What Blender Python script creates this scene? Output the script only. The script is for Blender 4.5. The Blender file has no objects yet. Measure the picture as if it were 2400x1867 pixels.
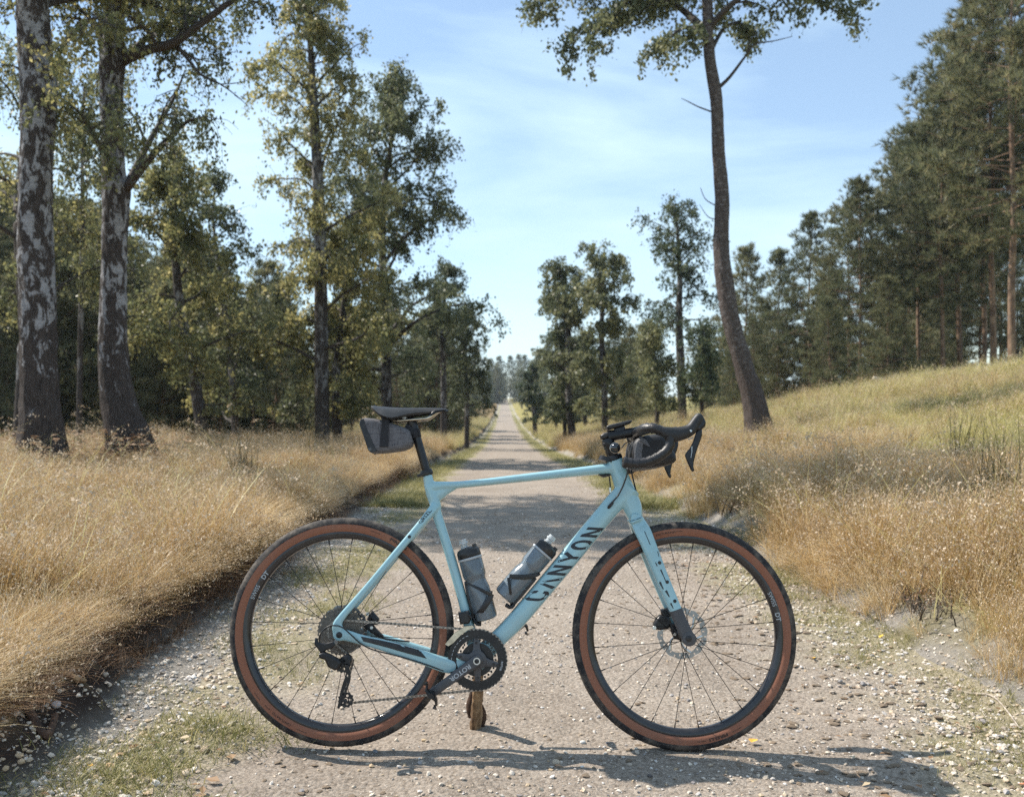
import bpy, bmesh, math, random
import numpy as np
from mathutils import Vector, Matrix, Euler
from mathutils.bvhtree import BVHTree

R = math.radians
scene = bpy.context.scene
COL = scene.collection

# ------------------------------------------------------------------ camera, sky, sun, exposure
F_PX = 2245.0            # focal length in photograph pixels (2400 wide)
CX, CY = 1200.0, 933.5
CAM_H = 1.0898
cam_data = bpy.data.cameras.new('camera')
cam_data.sensor_width = 36.0
cam_data.lens = 36.0 * F_PX / 2400.0
cam_data.clip_start = 0.05
cam_data.clip_end = 3000.0
cam_data.dof.use_dof = True
cam_data.dof.focus_distance = 3.05
cam_data.dof.aperture_fstop = 4.5
cam = bpy.data.objects.new('camera', cam_data)
cam.location = (0, 0, CAM_H)
cam.rotation_euler = (R(90), 0, 0)
COL.objects.link(cam)
scene.camera = cam

SUN_DIR = Vector((-0.776, 0.32, 0.98)).normalized()      # towards the sun
world = bpy.data.worlds.new('World')
scene.world = world
world.use_nodes = True
wn, wl = world.node_tree.nodes, world.node_tree.links
wn.clear()
w_out = wn.new('ShaderNodeOutputWorld')
w_bg = wn.new('ShaderNodeBackground')
w_sky = wn.new('ShaderNodeTexSky')
w_sky.sky_type = 'NISHITA'
w_sky.sun_disc = False
w_sky.sun_elevation = math.asin(SUN_DIR.z)
w_sky.sun_rotation = math.atan2(SUN_DIR.x, SUN_DIR.y)
w_sky.altitude = 50
w_sky.air_density = 1.0
w_sky.dust_density = 0.1
w_sky.ozone_density = 2.2
w_bg.inputs['Strength'].default_value = 0.115
w_tc = wn.new('ShaderNodeTexCoord')
w_map = wn.new('ShaderNodeMapping')
w_map.inputs['Rotation'].default_value = (0.1, 0.22, 0.5)
w_map.inputs['Scale'].default_value = (1.0, 1.4, 4.2)
w_n1 = wn.new('ShaderNodeTexNoise')
w_n1.inputs['Scale'].default_value = 2.1
w_n1.inputs['Detail'].default_value = 8
w_n1.inputs['Roughness'].default_value = 0.55
w_n1.inputs['Distortion'].default_value = 0.35
w_ramp = wn.new('ShaderNodeValToRGB')
w_ramp.color_ramp.elements[0].position = 0.40
w_ramp.color_ramp.elements[0].color = (0.20, 0.20, 0.20, 1)
w_ramp.color_ramp.elements[1].position = 0.64
w_ramp.color_ramp.elements[1].color = (0.80, 0.80, 0.80, 1)
w_mix = wn.new('ShaderNodeMixRGB')
w_mix.inputs['Color2'].default_value = (4.7, 6.1, 6.9, 1)     # thin high cloud, white-blue
wl.new(w_tc.outputs['Generated'], w_map.inputs['Vector'])
wl.new(w_map.outputs['Vector'], w_n1.inputs['Vector'])
wl.new(w_n1.outputs['Fac'], w_ramp.inputs['Fac'])
wl.new(w_ramp.outputs['Color'], w_mix.inputs['Fac'])
wl.new(w_sky.outputs['Color'], w_mix.inputs['Color1'])
wl.new(w_mix.outputs['Color'], w_bg.inputs['Color'])
wl.new(w_bg.outputs['Background'], w_out.inputs['Surface'])

sun_data = bpy.data.lights.new('sun', 'SUN')
sun_data.energy = 5.0
sun_data.angle = R(0.5)
sun_data.color = (1.0, 0.93, 0.82)
sun = bpy.data.objects.new('sun', sun_data)
sun.rotation_euler = SUN_DIR.to_track_quat('Z', 'Y').to_euler()
sun.location = (-20, 10, 30)
COL.objects.link(sun)

vs = scene.view_settings
vs.view_transform = 'Standard'
vs.look = 'None'
vs.exposure = 0.70
scene.render.filter_size = 1.1
vs.gamma = 1.0
vs.use_curve_mapping = False
scene.cycles.use_denoising = False
scene.cycles.denoising_prefilter = 'ACCURATE'
scene.cycles.max_bounces = 8
scene.cycles.diffuse_bounces = 4
scene.cycles.transparent_max_bounces = 8
scene.cycles.caustics_reflective = False
scene.cycles.caustics_refractive = False
scene.cycles.sample_clamp_indirect = 6.0

# ------------------------------------------------------------------ helpers
def tag(o, label=None, cat=None, group=None, kind=None):
    if label: o['label'] = label
    if cat: o['category'] = cat
    if group: o['group'] = group
    if kind: o['kind'] = kind
    return o

def empty(name, loc=(0, 0, 0), parent=None):
    o = bpy.data.objects.new(name, None)
    o.empty_display_size = 0.1
    o.location = loc
    COL.objects.link(o)
    if parent: o.parent = parent
    return o

def link(name, me, mats=None, parent=None):
    o = bpy.data.objects.new(name, me)
    if mats is not None:
        for m in (mats if isinstance(mats, (list, tuple)) else [mats]):
            me.materials.append(m)
    COL.objects.link(o)
    if parent: o.parent = parent
    return o

def np_mesh(name, V, polys, smooth=False, mat_idx=None, attrs=None):
    """V (n,3); polys: list of int arrays (m,k) each of constant k"""
    me = bpy.data.meshes.new(name)
    V = np.asarray(V, dtype=np.float32)
    me.vertices.add(len(V))
    me.vertices.foreach_set('co', V.ravel())
    loops = np.concatenate([p.ravel() for p in polys]) if polys else np.zeros(0, int)
    tot = np.concatenate([np.full(len(p), p.shape[1]) for p in polys]) if polys else np.zeros(0, int)
    me.loops.add(len(loops))
    me.loops.foreach_set('vertex_index', loops.astype(np.int32))
    me.polygons.add(len(tot))
    start = np.concatenate([[0], np.cumsum(tot)[:-1]]) if len(tot) else tot
    me.polygons.foreach_set('loop_start', start.astype(np.int32))
    me.polygons.foreach_set('loop_total', tot.astype(np.int32))
    if mat_idx is not None:
        me.polygons.foreach_set('material_index', np.asarray(mat_idx, dtype=np.int32))
    me.polygons.foreach_set('use_smooth', np.full(len(tot), bool(smooth)))
    for k, (dom, typ, arr) in (attrs or {}).items():
        a = me.attributes.new(k, typ, dom)
        arr = np.asarray(arr)
        a.data.foreach_set('vector' if typ == 'FLOAT_VECTOR' else 'value', arr.ravel().astype(np.int32 if typ == 'INT' else np.float32))
    me.update(calc_edges=True)
    return me

class MB:
    """collects shapes into ONE mesh"""
    def __init__(self):
        self.v, self.f, self.m, self.cur = [], [], [], 0
    def add(self, V, Fs):
        o = len(self.v)
        self.v.extend([tuple(p) for p in V])
        for f in Fs:
            self.f.append([i + o for i in f]); self.m.append(self.cur)
        return self
    def loft(self, rings, caps=True, closed=False):
        n = len(rings[0]); V = [p for r in rings for p in r]; Fs = []
        K = len(rings)
        for i in range(K if closed else K - 1):
            a, b = i * n, ((i + 1) % K) * n
            for j in range(n):
                k = (j + 1) % n
                Fs.append((a + j, a + k, b + k, b + j))
        if caps and not closed:
            Fs.append(tuple(range(n - 1, -1, -1))); Fs.append(tuple(range((K - 1) * n, K * n)))
        return self.add(V, Fs)
    def tube(self, pts, rad, n=8, closed=False, caps=True):
        pts = [Vector(p) for p in pts]
        K = len(pts)
        if not hasattr(rad, '__len__'): rad = [rad] * K
        rings = []; up = None
        for i, p in enumerate(pts):
            if closed: t = pts[(i + 1) % K] - pts[i - 1]
            else: t = pts[min(i + 1, K - 1)] - pts[max(i - 1, 0)]
            t.normalize()
            if up is None:
                up = Vector((0, 0, 1)) if abs(t.z) < .9 else Vector((0, 1, 0))
            s = t.cross(up); s.normalize(); up = s.cross(t); up.normalize()
            rings.append([p + (s * math.cos(2 * math.pi * j / n) + up * math.sin(2 * math.pi * j / n)) * rad[i] for j in range(n)])
        return self.loft(rings, caps, closed)
    def flat(self, pts, w, t, n=16, ex=2.6, axis=Vector((0, 1, 0))):
        """tube with superelliptic section: w in-plane width, t thickness along axis"""
        pts = [Vector(p) for p in pts]; K = len(pts)
        if not hasattr(w, '__len__'): w = [w] * K
        if not hasattr(t, '__len__'): t = [t] * K
        rings = []
        for i, p in enumerate(pts):
            d = pts[min(i + 1, K - 1)] - pts[max(i - 1, 0)]; d.normalize()
            nrm = axis.cross(d); nrm.normalize(); ax = d.cross(nrm); ax.normalize()
            ring = []
            for j in range(n):
                a = 2 * math.pi * j / n; c, s = math.cos(a), math.sin(a)
                ring.append(p + nrm * (w[i] / 2 * math.copysign(abs(c) ** (2 / ex), c)) + ax * (t[i] / 2 * math.copysign(abs(s) ** (2 / ex), s)))
            rings.append(ring)
        return self.loft(rings)
    def lathe(self, p0, axis, prof, n=24, caps=True):
        """prof: (along, radius)"""
        p0 = Vector(p0); ax = Vector(axis).normalized()
        u = ax.orthogonal().normalized(); w = ax.cross(u)
        rings = [[p0 + ax * a + (u * math.cos(2 * math.pi * j / n) + w * math.sin(2 * math.pi * j / n)) * max(r, 1e-5) for j in range(n)] for a, r in prof]
        return self.loft(rings, caps)
    def disc(self, c, axis, r, t, n=20):
        return self.lathe(Vector(c) - Vector(axis).normalized() * t / 2, axis, [(0, r * .92), (t * .1, r), (t * .9, r), (t, r * .92)], n)
    def box(self, c, size, rot=None):
        c = Vector(c); sx, sy, sz = [s / 2 for s in size]
        V = [Vector((x * sx, y * sy, z * sz)) for x in (-1, 1) for y in (-1, 1) for z in (-1, 1)]
        if rot is not None: V = [rot @ p for p in V]
        return self.add([c + p for p in V], [(0, 1, 3, 2), (4, 6, 7, 5), (0, 4, 5, 1), (2, 3, 7, 6), (0, 2, 6, 4), (1, 5, 7, 3)])
    def mesh(self, name='m', smooth=True, angle=40):
        me = bpy.data.meshes.new(name)
        me.from_pydata(self.v, [], self.f)
        me.polygons.foreach_set('material_index', self.m)
        me.polygons.foreach_set('use_smooth', [smooth] * len(self.f))
        me.update()
        if smooth: me.set_sharp_from_angle(angle=R(angle))
        return me
    def build(self, name, mats, parent=None, smooth=True, angle=40):
        return link(name, self.mesh(name, smooth, angle), mats, parent)

def smooth_pts(pts, sub=6):
    """Catmull-Rom through points (any dimension)"""
    P = np.array(pts, dtype=float)
    out = []
    for i in range(len(P) - 1):
        p0, p1, p2, p3 = P[max(i - 1, 0)], P[i], P[i + 1], P[min(i + 2, len(P) - 1)]
        for k in range(sub):
            t = k / sub
            out.append(0.5 * ((2 * p1) + (-p0 + p2) * t + (2 * p0 - 5 * p1 + 4 * p2 - p3) * t * t + (-p0 + 3 * p1 - 3 * p2 + p3) * t ** 3))
    out.append(P[-1])
    return np.array(out)

def curve_mesh(cu):
    ob = bpy.data.objects.new('tmp', cu)
    COL.objects.link(ob)
    dg = bpy.context.evaluated_depsgraph_get(); dg.update()
    me = bpy.data.meshes.new_from_object(ob.evaluated_get(dg))
    bpy.data.objects.remove(ob); 
    return me

def plate_geo(loops, thick, bevel=0.0, res=2):
    """loops of (x,z): filled outline with holes, extruded along y about y=0; returns verts, faces"""
    cu = bpy.data.curves.new('plate', 'CURVE')
    cu.dimensions = '2D'; cu.fill_mode = 'BOTH'
    cu.extrude = max(thick / 2 - bevel, 0); cu.bevel_depth = bevel; cu.bevel_resolution = res
    cu.offset = -bevel
    for lp in loops:
        s = cu.splines.new('POLY'); s.points.add(len(lp) - 1); s.use_cyclic_u = True
        for p, q in zip(s.points, lp): p.co = (q[0], q[1], 0, 1)
    me = curve_mesh(cu)
    V = [(v.co.x, -v.co.z, v.co.y) for v in me.vertices]
    Fs = [tuple(p.vertices) for p in me.polygons]
    bpy.data.meshes.remove(me); bpy.data.curves.remove(cu)
    return V, Fs

def plate(mb, loops, y, thick, bevel=0.0, res=2):
    V, Fs = plate_geo(loops, thick, bevel, res)
    mb.add([(a, b + y, c) for a, b, c in V], Fs)
    return mb

def text_geo(s, bold=0.0, maxlen=0.12):
    """flat text, height about 1, centred on (0,0); subdivided so that it can be bent"""
    cu = bpy.data.curves.new('text', 'FONT')
    cu.body = s; cu.size = 1.0; cu.align_x = 'CENTER'; cu.align_y = 'CENTER'; cu.offset = bold; cu.resolution_u = 3
    me = curve_mesh(cu)
    bm = bmesh.new(); bm.from_mesh(me)
    bmesh.ops.triangulate(bm, faces=bm.faces[:])
    for _ in range(5):
        es = [e for e in bm.edges if e.calc_length() > maxlen]
        if not es: break
        bmesh.ops.subdivide_edges(bm, edges=es, cuts=1)
        bmesh.ops.triangulate(bm, faces=bm.faces[:])
    V = np.array([v.co[:2] for v in bm.verts]); bm.verts.index_update()
    Fs = [tuple(v.index for v in f.verts) for f in bm.faces]
    bm.free(); bpy.data.meshes.remove(me); bpy.data.curves.remove(cu)
    V[:, 0] -= (V[:, 0].max() + V[:, 0].min()) / 2; V[:, 1] -= (V[:, 1].max() + V[:, 1].min()) / 2
    return V, Fs

# ------------------------------------------------------------------ materials
def new_mat(name):
    m = bpy.data.materials.new(name); m.use_nodes = True
    nt = m.node_tree
    return m, nt.nodes, nt.links, nt.nodes['Principled BSDF']

def mat(name, col, rough=0.5, metal=0.0, var=0.12, scale=60, bump=0.0, bscale=400, coat=0.0, spec=0.5, dust=0.0):
    """painted / plastic / metal surface with slight uneven tone, grain and dust"""
    m, n, l, b = new_mat(name)
    tc = n.new('ShaderNodeTexCoord')
    no = n.new('ShaderNodeTexNoise'); no.inputs['Scale'].default_value = scale; no.inputs['Detail'].default_value = 5
    l.new(tc.outputs['Object'], no.inputs['Vector'])
    cr = n.new('ShaderNodeValToRGB')
    cr.color_ramp.elements[0].position = .3; cr.color_ramp.elements[1].position = .7
    cr.color_ramp.elements[0].color = tuple(c * (1 - var) for c in col) + (1,)
    cr.color_ramp.elements[1].color = tuple(min(1, c * (1 + var)) for c in col) + (1,)
    l.new(no.outputs['Fac'], cr.inputs['Fac'])
    out = cr.outputs['Color']
    if dust > 0:
        n2 = n.new('ShaderNodeTexNoise'); n2.inputs['Scale'].default_value = 25; n2.inputs['Detail'].default_value = 8; n2.inputs['Roughness'].default_value = .7
        l.new(tc.outputs['Object'], n2.inputs['Vector'])
        r2 = n.new('ShaderNodeValToRGB'); r2.color_ramp.elements[0].position = .45; r2.color_ramp.elements[1].position = .8
        r2.color_ramp.elements[1].color = (dust, dust, dust, 1)
        l.new(n2.outputs['Fac'], r2.inputs['Fac'])
        mx = n.new('ShaderNodeMixRGB'); mx.inputs['Color2'].default_value = (.34, .28, .22, 1)
        l.new(r2.outputs['Color'], mx.inputs['Fac']); l.new(out, mx.inputs['Color1'])
        out = mx.outputs['Color']
    l.new(out, b.inputs['Base Color'])
    b.inputs['Roughness'].default_value = rough; b.inputs['Metallic'].default_value = metal
    b.inputs['Coat Weight'].default_value = coat; b.inputs['Coat Roughness'].default_value = .12
    b.inputs['Specular IOR Level'].default_value = spec
    if bump > 0:
        n3 = n.new('ShaderNodeTexNoise'); n3.inputs['Scale'].default_value = bscale; n3.inputs['Detail'].default_value = 4
        l.new(tc.outputs['Object'], n3.inputs['Vector'])
        bp = n.new('ShaderNodeBump'); bp.inputs['Strength'].default_value = bump; bp.inputs['Distance'].default_value = .002
        l.new(n3.outputs['Fac'], bp.inputs['Height']); l.new(bp.outputs['Normal'], b.inputs['Normal'])
    return m

def ramp(n, l, src, stops):
    cr = n.new('ShaderNodeValToRGB'); e = cr.color_ramp.elements
    while len(e) < len(stops): e.new(.5)
    for k, (p, c) in enumerate(stops):
        e[k].position = p; e[k].color = tuple(c) + (1,) if len(c) == 3 else c
    l.new(src, cr.inputs['Fac'])
    return cr.outputs['Color']

def noise(n, l, scale, detail=4, rough=.5, vec=None, dist=0.0, stretch=None, coord='Object'):
    no = n.new('ShaderNodeTexNoise'); no.inputs['Scale'].default_value = scale; no.inputs['Detail'].default_value = detail
    no.inputs['Roughness'].default_value = rough; no.inputs['Distortion'].default_value = dist
    if coord == 'World':
        g = n.new('ShaderNodeNewGeometry'); v = g.outputs['Position']
    else:
        tc = n.new('ShaderNodeTexCoord'); v = tc.outputs[coord]
    if stretch:
        mp = n.new('ShaderNodeMapping'); mp.inputs['Scale'].default_value = stretch
        l.new(v, mp.inputs['Vector']); v = mp.outputs['Vector']
    l.new(v, no.inputs['Vector'])
    return no.outputs['Fac']

def foliage_mat(name, stops, transl=0.35, rough=.5, spec=.35, attr='rnd', patch=.5):
    """leaf: tint from a per-leaf number, light passes through the blade"""
    m, n, l, b = new_mat(name)
    at = n.new('ShaderNodeAttribute'); at.attribute_name = attr
    oi = n.new('ShaderNodeObjectInfo')
    ad = n.new('ShaderNodeMath'); ad.operation = 'MULTIPLY_ADD'; ad.inputs[1].default_value = .34; ad.inputs[2].default_value = -.17
    l.new(oi.outputs['Random'], ad.inputs[0])
    a2 = n.new('ShaderNodeMath'); a2.operation = 'ADD'
    l.new(at.outputs['Fac'], a2.inputs[0])
    a3 = n.new('ShaderNodeMath'); a3.operation = 'MULTIPLY_ADD'; a3.inputs[1].default_value = patch; a3.inputs[2].default_value = -patch * .5
    l.new(noise(n, l, 1.1, 3, .6, coord='World'), a3.inputs[0])
    a4 = n.new('ShaderNodeMath'); a4.operation = 'ADD'; l.new(a3.outputs[0], a4.inputs[0]); l.new(ad.outputs[0], a4.inputs[1]); l.new(a4.outputs[0], a2.inputs[1])
    c = ramp(n, l, a2.outputs[0], stops)
    l.new(c, b.inputs['Base Color'])
    b.inputs['Roughness'].default_value = rough; b.inputs['Specular IOR Level'].default_value = spec
    tr = n.new('ShaderNodeBsdfTranslucent'); l.new(c, tr.inputs['Color'])
    mx = n.new('ShaderNodeMixShader'); mx.inputs['Fac'].default_value = transl
    l.new(b.outputs[0], mx.inputs[1]); l.new(tr.outputs[0], mx.inputs[2])
    l.new(mx.outputs[0], n['Material Output'].inputs['Surface'])
    return m
# ------------------------------------------------------------------ terrain
def road_x(Y): return 0.10 - 0.0085 * np.asarray(Y, float)
_ZY = [-30, 0, 4, 8, 12, 16, 20, 27, 40, 60, 90, 150, 220, 300, 420]
_ZZ = [0, 0, 0, -.02, -.07, -.16, -.28, -.55, -.98, -1.40, -1.65, -1.65, -.95, .15, .9]
def road_z(Y): return np.interp(Y, _ZY, _ZZ)

def vnoise(x, y, s, seed=0):
    """cheap smooth value noise"""
    x = np.asarray(x, float) / s + seed * 17.3; y = np.asarray(y, float) / s + seed * 7.1
    xi, yi = np.floor(x), np.floor(y); fx, fy = x - xi, y - yi
    fx, fy = fx * fx * (3 - 2 * fx), fy * fy * (3 - 2 * fy)
    def h(a, b): 
        v = np.sin(a * 127.1 + b * 311.7 + seed * 74.7) * 43758.5453
        return v - np.floor(v)
    return (h(xi, yi) * (1 - fx) + h(xi + 1, yi) * fx) * (1 - fy) + (h(xi, yi + 1) * (1 - fx) + h(xi + 1, yi + 1) * fx) * fy

UL, UR = -1.64, 1.72
USL = -1.26                     # where the road sheet meets the left ground sheet
def bank_d(X, Y):
    wob = (vnoise(X * 0, Y, .8, 1) - .5) * .30 + (vnoise(X * 0, Y, .27, 2) - .5) * .2 + (vnoise(X * 0, Y, .11, 3) - .5) * .1
    return UL + wob - (X - road_x(Y))
           # foot of the left bank, right edge of the track
def ground_z(X, Y):
    X = np.asarray(X, float); Y = np.asarray(Y, float)
    u = X - road_x(Y)
    z = road_z(Y) + 0 * X
    z = z - 0.0125 * (X + .532) * np.clip(1 - (Y - 6) / 8, 0, 1) * np.clip(1 - (np.abs(u) - 1.7) / 2, 0, 1)
    fine = np.clip(1.2 - Y / 14, 0, 1)
    ruts = (vnoise(X * .35, Y, .16, 3) - .5) * .016 + (vnoise(X, Y, .07, 4) - .5) * .010
    track = -.012 * np.exp(-((np.abs(u - .15) - .72) / .22) ** 2)
    z = z + np.where(np.abs(u) < 1.75, (ruts * fine + track), 0)
    # near ruts that cross on the right of the front wheel
    z = z + np.where((u > .8) & (u < 1.6), -.022 * np.clip(np.sin(Y * 34 + u * 9 + 4 * vnoise(X, Y, .5, 9)) - .35, 0, 1) * np.clip(2.2 - Y / 3.2, 0, 1) * np.clip((vnoise(X, Y, .22, 6) - .3) * 3, 0, 1), 0)
    # left: low eroded bank, then nearly flat field
    d = bank_d(X, Y)                                  # distance beyond the foot of the bank
    bank = .14 * np.clip(d / .13, 0, 1) ** .8 + .13 * (1 - np.exp(-np.clip(d - .14, 0, None) / 2.2))
    z = z + np.where(d > 0, bank + .05 * (vnoise(X, Y, .35, 5) - .5) * np.clip(d / .3, 0, 1) + .09 * (vnoise(X, Y, 2.3, 8) - .5) * np.clip(d - .4, 0, 1), 0)
    # right: small step, then a grassy hillock
    e = u - UR + .02 - (vnoise(X * 0, Y, .6, 11) - .5) * .2
    slope = np.interp(Y, [0, 6, 20, 45, 80, 150], [.17, .2, .2, .15, .07, .03])
    ee = np.clip(e, 0, None)
    rise = .10 * np.clip(ee / .25, 0, 1) + slope * np.where(ee < 9, ee, 9 + (ee - 9) * .25)
    rise = rise + .30 * np.clip(ee / 1.5, 0, 1) * (vnoise(X, Y, 1.7, 12) - .5) + .12 * np.clip(ee / .8, 0, 1) * (vnoise(X, Y, .6, 16) - .5)
    z = z + np.where(e > 0, rise, 0)
    return z
def gz(x, y): return float(ground_z(x, y))

def geo(a, b, n, k):
    t = np.linspace(0, 1, n); return a + (b - a) * (np.exp(k * t) - 1) / (math.exp(k) - 1)
Y_ROWS = np.unique(np.concatenate([np.linspace(-12, 1.8, 20), np.linspace(1.8, 9, 300), 9 + geo(0, 460, 170, 4.5)]))
def strip(name, us, m, kind='structure'):
    UU, YY = np.meshgrid(us, Y_ROWS)
    XX = UU + road_x(YY)
    V = np.stack([XX, YY, ground_z(XX, YY)], -1).reshape(-1, 3)
    ny, nx = UU.shape
    i = np.arange(ny - 1)[:, None] * nx + np.arange(nx - 1)[None, :]
    q = np.stack([i, i + 1, i + nx + 1, i + nx], -1).reshape(-1, 4)
    Xf, Yf = V[:, 0], V[:, 1]; uf = Xf - road_x(Yf); wv = (vnoise(Xf, Yf, .35, 13) - .5) * .5 + (vnoise(Xf, Yf, .12, 14) - .5) * .3
    ed = np.where(uf > 0, np.clip((uf - 1.85 + wv) / .3, 0, 1), np.clip(bank_d(Xf, Yf) / .07 + .4, 0, 1))
    vg = np.clip((np.abs(uf - .13) - .98 + wv * .7) / .25, 0, 1) * np.clip(.30 + Yf / 22, .30, 1) * np.clip((vnoise(Xf, Yf, .5, 15) - .2) * 2.5 + Yf / 30, 0, 1)
    o = link(name, np_mesh(name, V, [q], True, None, {'edge': ('POINT', 'FLOAT', ed), 'verge': ('POINT', 'FLOAT', vg)}), m)
    o['kind'] = kind
    return o

# road material: pale sandy gravel, damp darker sand in patches
def road_mat():
    m, n, l, b = new_mat('sandy_gravel')
    f1 = noise(n, l, 1.6, 6, .6, coord='World')
    f2 = noise(n, l, 90, 6, .7, coord='World')
    c1 = ramp(n, l, f1, [(.3, (.285, .252, .222)), (.7, (.39, .355, .32))])
    c2 = ramp(n, l, f2, [(.32, (.42, .38, .34)), (.5, (.86, .84, .82)), (.72, (1.15, 1.1, 1.05))])
    mx = n.new('ShaderNodeMixRGB'); mx.blend_type = 'MULTIPLY'; mx.inputs['Fac'].default_value = 1
    l.new(c1, mx.inputs['Color1']); l.new(c2, mx.inputs['Color2'])
    vo = n.new('ShaderNodeTexVoronoi'); vo.inputs['Scale'].default_value = 70
    g = n.new('ShaderNodeNewGeometry'); l.new(g.outputs['Position'], vo.inputs['Vector'])
    cv = ramp(n, l, vo.outputs['Color'], [(0, (.62, .55, .47)), (.5, (.95, .9, .85)), (1, (1.2, 1.17, 1.12))])
    m2 = n.new('ShaderNodeMixRGB'); m2.blend_type = 'MULTIPLY'; m2.inputs['Fac'].default_value = .7
    l.new(mx.outputs[0], m2.inputs['Color1']); l.new(cv, m2.inputs['Color2'])
    av = n.new('ShaderNodeAttribute'); av.attribute_name = 'verge'
    cvg = ramp(n, l, f2, [(.3, (.18, .165, .08)), (.55, (.29, .26, .14)), (.7, (.38, .35, .22))])
    m5 = n.new('ShaderNodeMixRGB'); l.new(av.outputs['Fac'], m5.inputs['Fac']); l.new(m2.outputs[0], m5.inputs['Color1']); l.new(cvg, m5.inputs['Color2'])
    l.new(m5.outputs[0], b.inputs['Base Color'])
    b.inputs['Roughness'].default_value = .9; b.inputs['Specular IOR Level'].default_value = .2
    bp = n.new('ShaderNodeBump'); bp.inputs['Strength'].default_value = .7; bp.inputs['Distance'].default_value = .012
    ad = n.new('ShaderNodeMath'); ad.operation = 'ADD'
    inv = n.new('ShaderNodeMath'); inv.operation = 'MULTIPLY'; inv.inputs[1].default_value = -.6
    l.new(vo.outputs['Distance'], inv.inputs[0]); l.new(inv.outputs[0], ad.inputs[0]); l.new(f2, ad.inputs[1])
    l.new(ad.outputs[0], bp.inputs['Height']); l.new(bp.outputs['Normal'], b.inputs['Normal'])
    return m
def soil_mat(name, c0, c1, c2):
    m, n, l, b = new_mat(name)
    f1 = noise(n, l, 1.1, 6, .65, coord='World'); f2 = noise(n, l, 40, 6, .75, coord='World')
    ca = ramp(n, l, f1, [(.32, c0), (.5, c1), (.7, c2)])
    cb = ramp(n, l, f2, [(.3, (.45, .42, .4)), (.7, (1.25, 1.2, 1.1))])
    mx = n.new('ShaderNodeMixRGB'); mx.blend_type = 'MULTIPLY'; mx.inputs['Fac'].default_value = 1
    l.new(ca, mx.inputs['Color1']); l.new(cb, mx.inputs['Color2']); 
    out = mx.outputs[0]
    # bare dark humus where the ground is steep (the eroded bank)
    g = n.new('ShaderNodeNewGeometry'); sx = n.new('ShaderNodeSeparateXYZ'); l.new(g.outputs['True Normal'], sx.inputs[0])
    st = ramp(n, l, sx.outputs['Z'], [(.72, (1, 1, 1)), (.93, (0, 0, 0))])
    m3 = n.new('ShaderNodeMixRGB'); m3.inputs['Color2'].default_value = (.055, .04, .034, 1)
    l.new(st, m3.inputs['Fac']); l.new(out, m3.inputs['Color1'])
    at = n.new('ShaderNodeAttribute'); at.attribute_name = 'edge'
    cg = ramp(n, l, f2, [(.3, (.19, .17, .145)), (.55, (.30, .275, .245)), (.7, (.39, .37, .34))])
    m4 = n.new('ShaderNodeMixRGB'); l.new(at.outputs['Fac'], m4.inputs['Fac']); l.new(cg, m4.inputs['Color1']); l.new(m3.outputs[0], m4.inputs['Color2'])
    l.new(m4.outputs[0], b.inputs['Base Color'])
    b.inputs['Roughness'].default_value = .95; b.inputs['Specular IOR Level'].default_value = .1
    bp = n.new('ShaderNodeBump'); bp.inputs['Strength'].default_value = .9; bp.inputs['Distance'].default_value = .03
    l.new(f2, bp.inputs['Height']); l.new(bp.outputs['Normal'], b.inputs['Normal'])
    return m
M_road = road_mat()
M_field = soil_mat('straw_litter', (.19, .135, .075), (.27, .20, .115), (.24, .20, .10))
M_hill = soil_mat('mossy_litter', (.19, .15, .075), (.32, .29, .11), (.38, .35, .14))

strip('road', np.linspace(USL, UR, 104), M_road)
strip('field', -np.concatenate([[-USL], np.linspace(-USL + .03, -UL + .7, 46), -UL + .7 + geo(.05, 140, 60, 4.2)])[::-1], M_field)
strip('hillside', np.concatenate([[UR], np.linspace(UR + .03, UR + 1.5, 30), UR + 1.5 + geo(.08, 140, 60, 4.0)]), M_hill)

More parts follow.
